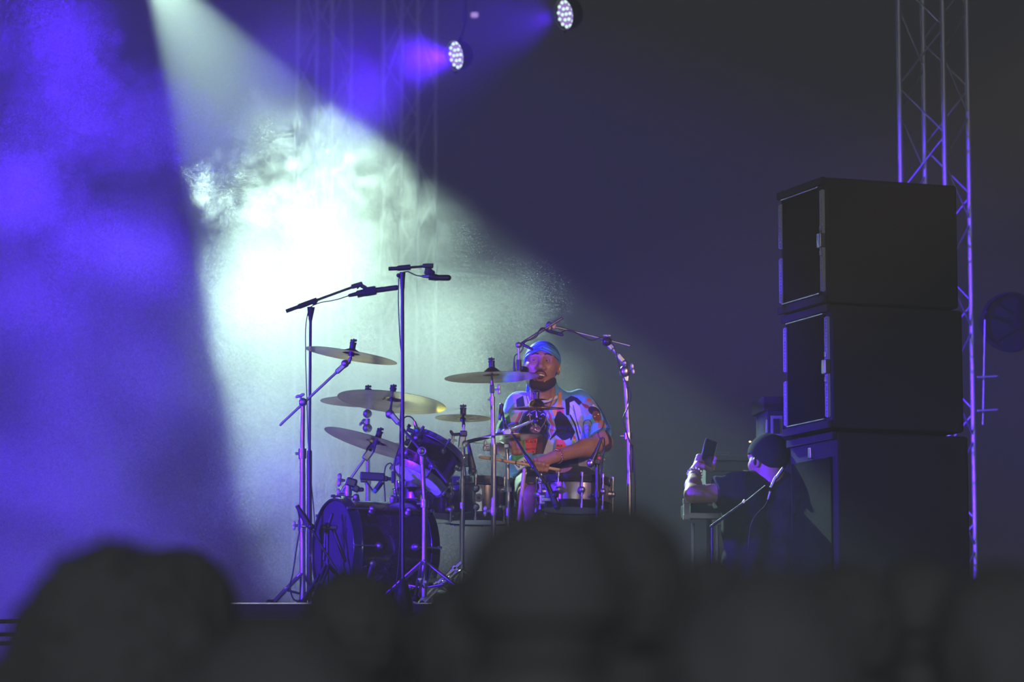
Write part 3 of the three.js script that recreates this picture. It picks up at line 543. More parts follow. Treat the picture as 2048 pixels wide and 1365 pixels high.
{ // right-hand boom stand reaching over the drummer
  const z = -0.05, k = floorStand('microphone_boom_stand', 'chrome boom stand at the right reaching over the head of the drummer', 'mic stand', 1260, z, 0), f = k.t.position;
  k.pole('lower_tube', V(f.x, 0.03, f.z), [1258, 875], 6, M.chrome, 5.2); k.pole('upper_tube', [1258, 875], [1251, 762], 4.4); k.collar([1256, 873], 9, 13, M.steel); k.pole('grip', [1261, 945], [1261, 890], 5.5, M.black);
  k.ball('tilter', [1250, 744], 11, M.steel, [1, 1.25, 0.9]); k.ball('tilter_ring', [1249, 727], 7.5, M.chrome); k.wing([1256, 740], V(1, 0.2, 0.2), 5); k.block('tilter_hinge', [1252, 757], [12, 16, 11], M.steel, 0.05); k.block('tilter_link', [1241, 717], [11, 20, 10], M.chrome, -0.7);
  k.rod('short_arm', [1236, 712], [1220, 692], 3); k.ball('upper_tilter', [1214, 684], 10.5, M.blackMetal); k.wing([1214, 678], V(0.05, 1, 0.1), 3.4); k.block('tilter_grip', [1220, 693], [11, 18, 10], M.chrome, -0.75);
  k.rod('long_boom_arm', [1259, 692], [1112, 655], 3); k.ball('elbow_joint', [1098, 655, 0.0], 8.5, M.chrome, [0.8, 1.4, 0.8]); k.block('elbow_tape', [1107, 652], [9, 11, 8], M.tapeYellow, 0.4); k.rod('elbow_handle', [1100, 663, 0.01], [1124, 670, 0.02], 3.4, M.black);
  k.rod('front_boom_arm', [1124, 637, -0.02], [1044, 687, 0.08], 2.9); k.ball('end_joint', [1037, 691, 0.1], 6.4, M.chrome); k.rod('end_handle', [1044, 688, 0.1], [1064, 699, 0.12], 2.8, M.black); k.pole('drop_rod', [1037, 697, 0.1], [1038, 722, 0.1], 2.2);
  k.legs([1262, 1110], 0.3, P(1262, 1110, z).y - 0.012, [0.4, 2.5, 4.6]);
  const m = stand('vocal_microphone', 'dark vocal microphone at the cheek of the drummer', 'microphone', P(1042, 735, 0.1), 0.1);
  m.pole('swivel_mount', [1038, 720], [1038, 742], 5.2, M.black); m.pole('mic_body', [1040, 737], [1049, 740, 0.06], 5.6, M.blackMetal, 7); m.ball('mic_grille', [1051, 741, 0.05], 7.4, M.steel); m.pole('connector', [1029, 743], [1028, 724], 3, M.black, 2.2);
  const c = stand('microphone_cable', 'dark cable wound along the boom over the drummer', 'cable', P(1100, 680, 0.06), 0.06);
  cableOf(c, 'cable', [[1028, 724, 0.1], [1030, 712, 0.1], [1042, 704, 0.1], [1047, 694, 0.1], [1050, 683, 0.1], [1062, 680, 0.09], [1073, 674, 0.08], [1078, 662, 0.08], [1086, 656, 0.06], [1096, 664, 0.04], [1118, 668, 0.02], [1132, 661, 0], [1148, 664, 0], [1166, 674, -0.02], [1184, 681, -0.02], [1202, 676, -0.02], [1222, 684, -0.02], [1232, 706, -0.02], [1240, 740, -0.03], [1252, 765, -0.03], [1262, 790, -0.02], [1256, 815, 0], [1246, 838, 0.02], [1252, 862, 0.02], [1264, 900, 0], [1270, 960, 0], [1270, 1040, 0]], 1.3);
}
{ // snare microphone on its short stand
  const z = 0.3, k = floorStand('short_microphone_stand', 'short black mic stand before the snare drum', 'mic stand', 1196, z, 0), f = k.t.position;
  k.pole('tube', V(f.x, 0.03, f.z), [1194, 930], 4.6, M.blackMetal, 4); k.block('clip', [1192, 924], [18, 12, 12], M.black, 0.1); k.block('clip_top', [1197, 911], [10, 8, 9], M.black); k.block('tape_mark', [1198, 918], [8, 9, 10], M.tapeRed); k.collar([1195, 990], 7, 12, M.black);
  part(k.t, 'round_base', lathe([[0, 0], [0.11, 0], [0.11, 0.014], [0.02, 0.03], [0, 0.03]], f, UPY, 32), M.blackMetal);
  const m = stand('dynamic_microphone', 'silver-headed microphone slanting down at the snare drum', 'microphone', P(1182, 930, z), z);
  m.pole('mic_body', [1192, 905, z + 0.01], [1184, 922, z + 0.01], 4.6, M.blackMetal, 6.4); m.ball('mic_grille', [1181, 927, z + 0.01], 8, M.steel, [1, 1.15, 1]); m.pole('connector', [1203, 877, z + 0.01], [1192, 905, z + 0.01], 2.6, M.black, 4.4); m.t.add(mesh('grille_ring', ring(P(1184, 922, z + 0.01).sub(m.t.position), V(-0.42, -0.9, 0), 0.016, 0.003), M.chrome));
  const c = stand('microphone_cable', 'black cable hanging from the snare microphone', 'cable', P(1205, 930, z), z);
  cableOf(c, 'cable', [[1203, 877], [1207, 875], [1209, 890], [1206, 915], [1202, 950], [1198, 990], [1196, 1040]], 1.6);
}
{ // boom arm with a mic across the drummer's lap to the snare
  const z = 0.35, k = stand('snare_boom_arm', 'black boom arm running down from the hi-hat to the snare drum', 'boom arm', P(1100, 960, z), z);
  k.rod('upper_arm', [1024, 866, 0.12], [1062, 928, z], 2.6, M.blackMetal); k.pole('grip', [1052, 912, z - 0.02], [1068, 936, z], 4.6, M.black); k.rod('lower_arm', [1066, 932, z], [1096, 975, z], 2.8, M.black); k.pole('mic_body', [1094, 968, z], [1112, 1010, z], 4.5, M.black, 6.5); k.ball('mic_grille', [1114, 1014, z], 7.5, M.black); k.ball('mic_knuckle', [1110, 990, z], 8, M.black);
}
{ // tom clip microphone with green tape
  const z = 0.2, m = stand('clip_microphone', 'small clip-on microphone with green tape on the rack tom rim', 'microphone', P(838, 866, z), z);
  m.pole('connector', [829, 843], [833, 858], 3, M.steel, 4.2); m.pole('tape_band', [833, 857], [836, 865], 6, M.tapeGreen, 6.6); m.pole('mic_body', [836, 863], [838, 876], 7, M.black, 8.2); m.block('clip', [822, 862], [18, 8, 10], M.black, 0.35); m.pole('clip_screw', [816, 856], [820, 850], 3.2, M.black); m.block('rim_hook', [817, 876], [12, 10, 10], M.chrome);
  const c = stand('microphone_cable', 'black cable arching from the clip-on tom microphone', 'cable', P(815, 835, z), z);
  cableOf(c, 'cable', [[829, 843], [824, 836], [816, 833], [808, 837], [803, 860], [800, 890, 0.3], [792, 915, 0.32], [788, 945, 0.32], [791, 980, 0.34], [798, 1020, 0.4]], 1.4);
}
{ // large black mic block and green-taped mic over the bass drum
  const z = 0.3, m = stand('clamp_microphone', 'black rectangular microphone clamped over the bass drum', 'microphone', P(745, 954, z), z);
  m.block('mic_body', [745, 954], [50, 16, 17], M.black, 0.06, 0.18); m.block('mic_nose', [770, 958], [12, 11, 12], M.black, 0.1); m.rod('swivel', [774, 958], [786, 959], 3.6, M.blackMetal); m.block('rim_clamp', [787, 955], [9, 24, 12], M.black); m.block('lower_bracket', [728, 962], [14, 7, 10], M.blackMetal);
  const g = stand('stick_microphone', 'small slanted microphone with a green end under the black one', 'microphone', P(757, 975, z), z);
  g.pole('mic_body', [764, 964], [752, 980], 5.6, M.black, 5.2); g.pole('green_cap', [752, 980], [748, 986], 5.3, M.tapeGreen, 4); g.rod('arm', [731, 962], [745, 981], 1.6, M.blackMetal);
  const c = stand('microphone_cable', 'black cable hooking down behind the rack tom', 'cable', P(772, 960, z), z);
  cableOf(c, 'cable', [[785, 932], [781, 927], [773, 931], [769, 945], [768, 965], [770, 990], [771, 1010], [772, 1030]], 1.5);
}
{ // microphone hanging behind the splash stand
  const z = -0.15, m = stand('hanging_microphone', 'dark microphone hanging mouth down behind the splash cymbal pole', 'microphone', P(938, 930, z), z);
  m.pole('mic_body', [941, 912], [945, 938], 5, M.black, 8); m.ball('mic_grille', [945, 944], 9, M.blackMetal, [1, 1.1, 1]); m.pole('connector', [937, 888], [941, 912], 3, M.black, 5); m.block('clip', [933, 922], [10, 26, 10], M.blackMetal);
  cableOf(m, 'cable', [[937, 889], [934, 884], [930, 892], [930, 930], [933, 975], [930, 1020], [928, 1060]], 1.4);
}
{ // small mic above the hi-hat
  const z = 0.02, m = stand('hi_hat_microphone', 'small pencil microphone above the hi-hat', 'microphone', P(1001, 830, z), z);
  m.pole('mic_body', [1003, 812], [1001, 832], 4.2, M.black, 4.2); m.ball('mic_cap', [1003, 811], 4.3, M.black); m.pole('mic_grille', [1000, 832], [999, 841], 3.4, M.grey, 3); m.rod('gooseneck', [1004, 820], [1009, 850], 2.6, M.black); m.rod('neck_base', [1009, 850], [1013, 862, 0.05], 3.2, M.black);
}
{ // microphone aimed at the bass drum, on a low boom
  const z = 0.72, m = stand('bass_drum_microphone', 'slim dark microphone slanting down towards the bass drum front', 'microphone', P(612, 1035, z), z);
  m.pole('mic_body', [594, 1012], [607, 1034], 4.4, M.black, 5.2); m.pole('clip', [605, 1030], [618, 1052], 6.5, M.black, 7); m.rod('boom_arm', [616, 1048], [672, 1140], 2.4, M.blackMetal); m.ball('boom_joint', [622, 1054], 7, M.blackMetal); m.rod('boom_counter', [622, 1054], [604, 1053], 2.8, M.steel); m.wing([596, 1052], V(-1, 0, 0.1), 4);
  cableOf(m, 'cable', [[594, 1012], [600, 1050], [594, 1090], [585, 1150], [580, 1175], [588, 1200], [600, 1204]], 1.6);
}
{ // low stand in front of the bass drum head, dark
  const z = 0.66, k = floorStand('low_microphone_stand', 'low dark tripod stand before the bass drum head', 'mic stand', 655, z, 0), f = k.t.position;
  k.rod('inner_arm', [664, 1030], [655, 1056], 3.4, M.black); k.block('cross_head', [660, 1056], [30, 9, 10], M.black); k.ball('hub', [656, 1053], 7, M.black); k.rod('left_arm', [652, 1058], [648, 1120], 3, M.black); k.rod('right_arm', [666, 1058], [690, 1122], 3.6, M.black); k.pole('tube', V(f.x, 0.02, f.z), [655, 1056], 3, M.black);
  k.legs([655, 1130], 0.16, P(655, 1130, z).y - 0.012, [0.3, 2.4, 4.4], M.black);
}

// ---------------------------------------------------------------- people
const SKIN = std(0.38, 0.18, 0.115, 0.42, 0, { specularIntensity: 0.7, bumpMap: grit, bumpScale: 0.0002 });
const SKIN2 = std(0.5, 0.3, 0.2, 0.5);
// a head in its own axes: y up, z out of the face, origin at its middle; 0.24 m tall
function headField(mouthOpen = 0) {
  const c = (x, y, z) => V(x, y, z), skull = c(0, 0.033, -0.012), jaw = c(0, -0.04, 0.018), chin = c(0, -0.104, 0.06), m = V();
  return (p) => {
    m.set(Math.abs(p.x), p.y, p.z);
    let d = dEll(p, skull, 0.079, 0.09, 0.098);
    d = smin(d, dEll(p, jaw, 0.064, 0.084, 0.074), 0.03);
    d = smin(d, dCap(m, chin, c(0.016, -0.1, 0.055), 0.022, 0.022), 0.03);
    d = smin(d, dCap(m, c(0.052, -0.075, -0.005), c(0.028, -0.1, 0.04), 0.016, 0.016), 0.03);
    d = smin(d, dCap(m, c(0.046, -0.014, 0.055), c(0.056, -0.006, 0.03), 0.02, 0.02), 0.025);
    d = smin(d, dCap(m, c(0.006, 0.034, 0.083), c(0.046, 0.036, 0.066), 0.011, 0.011), 0.02);
    d = smax(d, -dEll(m, c(0.031, 0.012, 0.1), 0.02, 0.0125, 0.022), 0.014);
    d = smin(d, dCap(p, c(0, 0.02, 0.082), c(0, -0.03, 0.106), 0.008, 0.0145), 0.014);
    d = smin(d, dEll(m, c(0.015, -0.035, 0.092), 0.012, 0.0095, 0.014), 0.008);
    d = smin(d, dCap(m, c(0, -0.06, 0.093), c(0.024, -0.066, 0.079), 0.0085, 0.005), 0.008);
    d = smin(d, dCap(m, c(0, -0.079 - mouthOpen, 0.089), c(0.022, -0.072 - mouthOpen * 0.5, 0.078), 0.0085, 0.005), 0.008);
    if (mouthOpen) d = smax(d, -dEll(p, c(0, -0.07 - mouthOpen * 0.5, 0.094), 0.02, 0.004 + mouthOpen * 0.5, 0.022), 0.004);
    d = smin(d, dEll(m, c(0.081, -0.004, -0.008), 0.0085, 0.031, 0.019), 0.008);
    d = smax(d, -dEll(m, c(0.091, -0.002, -0.004), 0.006, 0.018, 0.009), 0.004);
    return d;
  };
}
const finger = (bones, pts, r0, r1) => { for (let i = 0; i + 1 < pts.length; i++) { const n = pts.length - 1; bones.push([pts[i], pts[i + 1], r0 + (r1 - r0) * i / n, r0 + (r1 - r0) * (i + 1) / n]); } };

// ---- the drummer
{
  const p = (x, y, z) => P(x, y, z), foot = V(P(1100, 1000, -0.3).x, 0, -0.3);
  const t = thing('person', 'drummer in a blue durag and printed tee, playing behind the cymbals', 'person', foot);
  // head
  const hc = p(1084, 735, -0.28), hq = new THREE.Quaternion().setFromEuler(new THREE.Euler(-0.2, -0.06, -0.05, 'YXZ'));
  const hf = headField(0.017), inv = hq.clone().invert(), toHead = (v) => v.clone().sub(hc).applyQuaternion(inv), HW = (x, y, z) => V(x, y, z).applyQuaternion(hq).add(hc);
  const neckTop = HW(0, -0.05, -0.025), neckLow = p(1092, 800, -0.36);
  const headG = sdfGeometry((q) => smin(hf(q), dCap(q, V(0, -0.05, -0.03), V(0, -0.15, -0.045), 0.05, 0.052), 0.03), V(-0.1, -0.16, -0.12), V(0.1, 0.13, 0.13), 0.0032).applyQuaternion(hq).translate(hc.x, hc.y, hc.z);
  // limbs and trunk
  const shR = p(1038, 815, -0.36), shL = p(1163, 812, -0.36), elL = p(1206, 886, -0.26), wrL = p(1108, 915, -0.04), elR = p(1012, 893, -0.22), wrR = p(1034, 899, -0.08);
  const hipL = p(1130, 955, -0.4), hipR = p(1070, 957, -0.4), knL = p(1196, 985, -0.12), knR = p(1060, 990, -0.02), anL = V(knL.x + 0.02, 0.09, -0.14), anR = V(knR.x, 0.09, -0.04);
  const bones = [
    [neckTop, neckLow, 0.052, 0.058], [shR, shL, 0.06, 0.06], [p(1070, 850, -0.38), p(1132, 850, -0.38), 0.095, 0.095], [p(1078, 920, -0.4), p(1122, 920, -0.4), 0.09, 0.09], [hipR, hipL, 0.088, 0.088],
    [shL, elL, 0.056, 0.043], [elL, elL.clone().lerp(wrL, 0.35), 0.042, 0.042], [elL.clone().lerp(wrL, 0.35), wrL, 0.041, 0.027],
    [shR, elR, 0.056, 0.043], [elR, wrR, 0.041, 0.028],
    [hipL, knL, 0.085, 0.058], [knL, anL, 0.055, 0.036], [hipR, knR, 0.085, 0.058], [knR, anR, 0.055, 0.036],
    [anL, V(anL.x, 0.04, anL.z + 0.14), 0.042, 0.03], [anR, V(anR.x - 0.03, 0.04, anR.z + 0.14), 0.042, 0.03],
  ];
  const [lo, hi] = boundsOf(bones, 0.02), bodyG = sdfGeometry(boneField(bones, 0.03), lo, hi, 0.0135);
  // left hand closed on the stick
  const sA = p(960, 914.5, 0.1), sB = p(1098, 937, -0.02), sd = sB.clone().sub(sA).normalize();
  const up = V(0, 1, 0).addScaledVector(sd, -sd.y).normalize(), fw = sd.clone().cross(up).multiplyScalar(-1);   // fw: towards the viewer
  if (fw.z < 0) fw.negate();
  const onStick = (px) => sA.clone().addScaledVector(sd, (px - 960) / 138 * sA.distanceTo(sB));
  const hand = (bonesOut, wrist, knuckles, thumbTip) => {
    const mid = knuckles[1].clone().lerp(knuckles[2], 0.5);
    for (const k of knuckles) bonesOut.push([wrist.clone().lerp(k, 0.12), k, 0.02, 0.0125]);
    bonesOut.push([wrist, mid, 0.027, 0.02]);
  };
  const hb = [], kn = [1068, 1076, 1084, 1092].map((x, i) => onStick(x).addScaledVector(up, 0.026 - i * 0.002).addScaledVector(fw, 0.012 - i * 0.001));
  hb.push([elL.clone().lerp(wrL, 0.9), wrL, 0.029, 0.027]);
  hand(hb, wrL, kn);
  kn.forEach((k, i) => { const s = onStick([1066, 1074, 1082, 1090][i]), L = [1, 1.08, 1, 0.86][i]; finger(hb, [k, s.clone().addScaledVector(fw, 0.03 * L).addScaledVector(up, 0.008), s.clone().addScaledVector(fw, 0.022).addScaledVector(up, -0.017 * L), s.clone().addScaledVector(fw, -0.004).addScaledVector(up, -0.02)], 0.0105, 0.008); });
  finger(hb, [wrL.clone().lerp(kn[0], 0.4), onStick(1074).addScaledVector(fw, -0.016).addScaledVector(up, 0.012), onStick(1062).addScaledVector(fw, 0.004).addScaledVector(up, 0.014), onStick(1054).addScaledVector(fw, 0.006).addScaledVector(up, 0.012)], 0.0125, 0.009);
  const [l2, h2] = boundsOf(hb, 0.01), handL = sdfGeometry(boneField(hb, 0.009), l2, h2, 0.003);
  // right hand, fist behind the hi-hat
  const rb = [], rk = [0, 1, 2, 3].map((i) => wrR.clone().add(V(0.004 + i * 0.004, 0.035 - i * 0.019, 0.075)));
  rb.push([elR.clone().lerp(wrR, 0.88), wrR, 0.03, 0.028]); hand(rb, wrR, rk);
  rk.forEach((k, i) => finger(rb, [k, k.clone().add(V(-0.006, -0.004, 0.03)), k.clone().add(V(-0.03, -0.006, 0.026)), k.clone().add(V(-0.034, -0.006, 0.002))], 0.0105, 0.0085));
  finger(rb, [wrR.clone().add(V(-0.012, 0.02, 0.03)), wrR.clone().add(V(-0.03, 0.034, 0.06)), wrR.clone().add(V(-0.032, 0.03, 0.085))], 0.012, 0.0095);
  const [l3, h3] = boundsOf(rb, 0.01), handR = sdfGeometry(boneField(rb, 0.009), l3, h3, 0.003);
  part(t, 'body', [bodyG, headG, handL, handR], SKIN);
  // face
  const white = std(0.16, 0.14, 0.13, 0.3), iris = std(0.03, 0.015, 0.01, 0.15), hair = std(0.05, 0.026, 0.02, 0.9), lip = std(0.36, 0.11, 0.1, 0.4), tooth = std(0.8, 0.76, 0.68, 0.3);
  for (const s of [-1, 1]) {
    const e = part(t, 'eye', sph(HW(s * 0.031, 0.010, 0.068), 0.0125), white);
    part(e, 'iris', sph(HW(s * 0.031 - 0.0015, 0.0095, 0.0738), 0.0072, [1, 1, 1], 12), iris);
    part(t, 'eyelid', sdfGeometry((q) => smax(dEll(q, V(s * 0.031, 0.010, 0.068), 0.0142, 0.0142, 0.0142), 0.0023 - Math.abs(q.y - 0.009), 0.001), V(s * 0.031 - 0.016, -0.006, 0.052), V(s * 0.031 + 0.016, 0.028, 0.086), 0.0012).applyQuaternion(hq).translate(hc.x, hc.y, hc.z), SKIN);
    part(t, 'eyebrow', tube([HW(s * 0.014, 0.036, 0.0945), HW(s * 0.03, 0.042, 0.09), HW(s * 0.05, 0.036, 0.075)], 0.0042, 8), hair);
  }
  part(t, 'lips', [tube([HW(-0.025, -0.067, 0.081), HW(-0.012, -0.0595, 0.096), HW(0, -0.061, 0.1), HW(0.012, -0.0595, 0.096), HW(0.025, -0.067, 0.081)], 0.0048, 8), tube([HW(-0.024, -0.073, 0.081), HW(-0.012, -0.0945, 0.092), HW(0, -0.098, 0.095), HW(0.012, -0.0945, 0.092), HW(0.024, -0.073, 0.081)], 0.0055, 8)], lip);
  part(t, 'teeth', [0, 1, 2, 3, 4, 5].map((i) => rbox(HW((i - 2.5) * 0.0066, -0.0685, 0.0925 - Math.abs(i - 2.5) * 0.0022), [0.0062, 0.0095, 0.004], hq.clone().multiply(rot(0, (i - 2.5) * 0.18, 0)), 0.3)), tooth);
  part(t, 'mouth_inside', sph(HW(0, -0.079, 0.076), 0.018, [1, 0.7, 0.5]), std(0.06, 0.01, 0.012, 0.6));
  const beardF = (q) => { const m = Math.abs(q.x), d = hf(q) - 0.0028; const low = q.y - (-0.097 + Math.max(0, m - 0.025) * 1.0) + 0.004 * noise(q.x * 60, q.y * 60, q.z * 60), lipHole = -dEll(q, V(0, -0.08, 0.1), 0.027, 0.023, 0.035); return smax(smax(smax(d, low, 0.008), lipHole, 0.006), -(q.z + 0.01 + m * 0.05), 0.01); };
  part(t, 'beard', sdfGeometry(beardF, V(-0.09, -0.14, -0.03), V(0.09, -0.0, 0.13), 0.0028).applyQuaternion(hq).translate(hc.x, hc.y, hc.z), hair);
  part(t, 'moustache', tube([HW(-0.029, -0.072, 0.08), HW(-0.02, -0.056, 0.092), HW(0, -0.051, 0.101), HW(0.02, -0.056, 0.092), HW(0.029, -0.072, 0.08)], 0.0042, 8), hair);
  // durag: skull cap with a folded band, knot and tail
  const DUR = std(0.07, 0.27, 0.52, 0.6, 0, { sheen: 0.5, sheenColor: new THREE.Color(0.3, 0.5, 0.8) });
  const line = (q) => 0.058 + (q.z < 0.02 ? (q.z - 0.02) * 0.75 : 0) + Math.abs(q.x) * -0.32;
  const durF = (q) => { const fold = 0.0022 * Math.sin((q.y - line(q)) * 330) * Math.exp(-Math.max(0, q.y - line(q)) * 34); return smax(dEll(q, V(0, 0.033, -0.012), 0.079, 0.09, 0.098) - 0.0105 - fold, line(q) - q.y, 0.006); };
  const dur = part(t, 'durag', sdfGeometry(durF, V(-0.1, -0.07, -0.13), V(0.1, 0.14, 0.11), 0.003).applyQuaternion(hq).translate(hc.x, hc.y, hc.z), DUR);
  part(dur, 'seam', tube([HW(0, 0.066, 0.095), HW(0.001, 0.11, 0.055), HW(0.0, 0.135, -0.012), HW(0, 0.1, -0.085)], 0.003, 6), DUR);
  part(dur, 'tail', tube([HW(0.055, -0.03, -0.085), HW(0.068, -0.075, -0.075), HW(0.075, -0.12, -0.07), HW(0.085, -0.145, -0.085)], 0.011, 8), DUR);
  part(dur, 'tail', tube([HW(-0.06, -0.03, -0.08), HW(-0.068, -0.08, -0.075), HW(-0.068, -0.12, -0.08)], 0.009, 8), DUR);
  part(t, 'earpiece', [sph(HW(0.087, -0.006, 0.0), 0.0085, [0.7, 1.2, 1]), tube([HW(0.088, 0.0, 0.0), HW(0.092, 0.026, -0.008), HW(0.087, 0.01, -0.028), HW(0.08, -0.05, -0.03)], 0.0018, 6)], std(0.75, 0.6, 0.12, 0.3), 'gold in-ear monitor');
  // tee: print drawn flat on the cloth's front
  const U0 = p(1000, 955, -0.3), U1 = p(1225, 765, -0.3);
  const cv = document.createElement('canvas'); cv.width = 1350; cv.height = 1140; const g = cv.getContext('2d');
  g.scale(6, 6); g.translate(-1000, -765);
  const poly = (fill, ...pts) => { g.fillStyle = fill; g.beginPath(); pts.forEach(([x, y], i) => (i ? g.lineTo(x, y) : g.moveTo(x, y))); g.closePath(); g.fill(); };
  const ell = (fill, x, y, rx, ry, a = 0) => { g.fillStyle = fill; g.beginPath(); g.ellipse(x, y, rx, ry, a, 0, 7); g.fill(); };
  const wave = (color, width, pts) => { g.strokeStyle = color; g.lineWidth = width; g.lineJoin = g.lineCap = 'round'; g.beginPath(); pts.forEach(([x, y], i) => (i ? g.lineTo(x, y) : g.moveTo(x, y))); g.stroke(); };
  g.fillStyle = '#86a8dc'; g.fillRect(1000, 765, 225, 190);
  poly('#b9b6ea', [1012, 790], [1060, 780], [1068, 880], [1010, 890]); poly('#1f2a48', [1032, 800], [1046, 792], [1050, 815], [1034, 822]); poly('#74b8cf', [1004, 800], [1024, 780], [1030, 830], [1008, 850]);
  poly('#2f7a40', [1000, 820], [1018, 832], [1022, 850], [1000, 866]);
  // dark mask with wavy outlines
  const edge = (k) => [[1062, 818], [1050 - k, 828], [1046 - k, 840], [1042 - k, 848], [1046 - k, 858], [1040 - k, 868], [1046 - k, 880], [1058 - k * 0.4, 890], [1076, 893], [1092 + k * 0.4, 888], [1097 + k, 874], [1093 + k, 864], [1097 + k, 852], [1090 + k, 842], [1092 + k, 832], [1084 + k * 0.5, 820], [1072, 815]];
  poly('#d24f8c', ...edge(12)); poly('#6a74d8', ...edge(8)); poly('#efe6f6', ...edge(5)); poly('#4a55b8', ...edge(4)); poly('#151a38', ...edge(0));
  for (const s of [-1, 1]) { wave('#d8c8f0', 1.2, [[1072 + s * 9, 832], [1072 + s * 14, 829], [1072 + s * 18, 833]]); wave('#8f86c8', 0.8, [[1072 + s * 16, 850], [1072 + s * 20, 854], [1072 + s * 17, 860]]); }
  ell('#8a63b8', 1071, 860, 11, 8); for (let i = 0; i < 9; i++) ell(i % 2 ? '#d9a9c8' : '#5b3a86', 1071 + 8 * Math.cos(i * 0.7), 860 + 5.5 * Math.sin(i * 0.7), 2, 1.6); wave('#a88fd8', 1, [[1062, 826], [1072, 822], [1082, 826]]);
  // right chest
  poly('#5b94d6', [1112, 775], [1160, 770], [1190, 795], [1160, 812], [1120, 800]); poly('#e8a24a', [1104, 824], [1116, 806], [1122, 812], [1118, 836], [1108, 834]); poly('#d98a3a', [1117, 786], [1123, 783], [1124, 812], [1116, 812]); poly('#e04a78', [1114, 816], [1126, 814], [1128, 832], [1120, 838], [1113, 828]);
  poly('#141629', [1114, 826], [1120, 824], [1134, 836], [1150, 866], [1142, 882], [1098, 882], [1112, 862], [1108, 842]); poly('#9fb0d4', [1102, 880], [1112, 872], [1126, 884], [1140, 878], [1140, 886], [1102, 886]);
  poly('#12131f', [1130, 800], [1142, 792], [1154, 796], [1164, 806], [1158, 812], [1148, 802], [1140, 806], [1138, 832], [1132, 832]); poly('#c8c8ea', [1139, 806], [1148, 803], [1160, 816], [1170, 870], [1160, 880], [1150, 850], [1140, 832]); wave('#4653a8', 2, [[1146, 812], [1152, 840], [1160, 868]]); wave('#12131f', 3.2, [[1140, 832], [1150, 852], [1158, 884]]);
  poly('#8d8f98', [1164, 812], [1176, 796], [1190, 806], [1196, 822], [1172, 836]); poly('#8a3a2c', [1160, 806], [1176, 812], [1180, 819], [1170, 818]); ell('#d8443a', 1178, 800, 4, 3); poly('#e9e6f2', [1186, 808], [1196, 818], [1192, 822], [1184, 814]);
  // sleeve: sky blue with two plain faces
  poly('#62a8e0', [1168, 838], [1196, 820], [1225, 860], [1225, 890], [1160, 890]); ell('#231612', 1188, 824, 13, 9, 0.5); ell('#7c4632', 1193, 836, 8.5, 13, -0.35); ell('#efe3da', 1196, 831, 1.6, 1.2); ell('#efe3da', 1189, 836, 1.3, 1); ell('#e0607a', 1192, 847, 3, 2); poly('#a8745a', [1196, 846], [1206, 842], [1212, 858], [1194, 862]);
  ell('#3a4266', 1174, 852, 9, 10); ell('#8b9cc4', 1174, 856, 8, 13); wave('#3a4266', 1, [[1170, 856], [1174, 854], [1179, 857]]); wave('#3a4266', 1, [[1171, 863], [1175, 862], [1179, 864]]);
  // lower part: placards and patches
  poly('#5d8fd0', [1010, 884], [1100, 884], [1100, 955], [1010, 955]); poly('#5aa03c', [1026, 878], [1048, 880], [1050, 900], [1040, 930], [1022, 930]); poly('#8fc24a', [1034, 884], [1044, 884], [1046, 900], [1036, 908]);
  poly('#2a2138', [1074, 876], [1096, 874], [1092, 908], [1068, 912]); poly('#5a3a30', [1072, 892], [1086, 884], [1084, 908], [1064, 914]); poly('#b7b9c8', [1096, 880], [1108, 884], [1114, 898], [1096, 910], [1086, 910]); poly('#4f86d2', [1108, 882], [1118, 884], [1112, 906], [1104, 906]);
  poly('#e2544c', [1049, 878], [1075, 878], [1070, 909], [1052, 907]); poly('#e2544c', [1112, 880], [1126, 882], [1131, 890], [1126, 900], [1110, 902]);
  g.fillStyle = '#2a1224'; g.font = 'bold 7px sans-serif'; g.fillText('BLACK', 1050.5, 887); g.fillStyle = '#c9703a'; g.font = 'bold 6px sans-serif'; g.fillText('LIVES', 1053, 894.5); g.fillStyle = '#2a1224'; g.font = 'bold 6.2px sans-serif'; g.fillText('MATTER', 1050.5, 902.5); g.font = 'bold 6.4px sans-serif'; g.fillText('BLA', 1112.5, 896); ell('#d8546a', 1129, 894, 3, 2.6); ell('#2a1224', 1066, 906, 1.8, 1.2);
  poly('#d83a30', [1146, 872], [1151, 876], [1150, 884], [1146, 886]); poly('#e8b23a', [1145, 879], [1150, 880], [1149, 885], [1145, 888]); poly('#4ab04a', [1145, 884], [1149, 885], [1148, 892], [1144, 891]);
  poly('#1c2550', [1096, 908], [1160, 900], [1165, 955], [1090, 955]); poly('#2b2c36', [1140, 905], [1156, 905], [1156, 955], [1136, 955]); poly('#8b8d99', [1156, 902], [1190, 900], [1190, 955], [1156, 955]); wave('#9fc23a', 2, [[1140, 948], [1145, 944], [1148, 948], [1143, 951]]); poly('#a36bc8', [1110, 942], [1150, 936], [1150, 944], [1112, 950]);
  g.save(); g.translate(1040, 936); g.rotate(-0.5); g.fillStyle = '#e6e2f4'; g.fillRect(-8, -14, 34, 18); g.fillStyle = '#27306a'; g.font = 'bold 13px sans-serif'; g.fillText('VOL', -6, 1); g.restore();
  const tex = new THREE.CanvasTexture(cv); tex.colorSpace = THREE.SRGBColorSpace;
  const TEE = std(1, 1, 1, 0.85, 0, { map: tex });
  const sleeveEndL = shL.clone().lerp(elL, 0.86), sleeveDirL = elL.clone().sub(shL).normalize(), sleeveEndR = shR.clone().lerp(elR, 0.86), sleeveDirR = elR.clone().sub(shR).normalize();
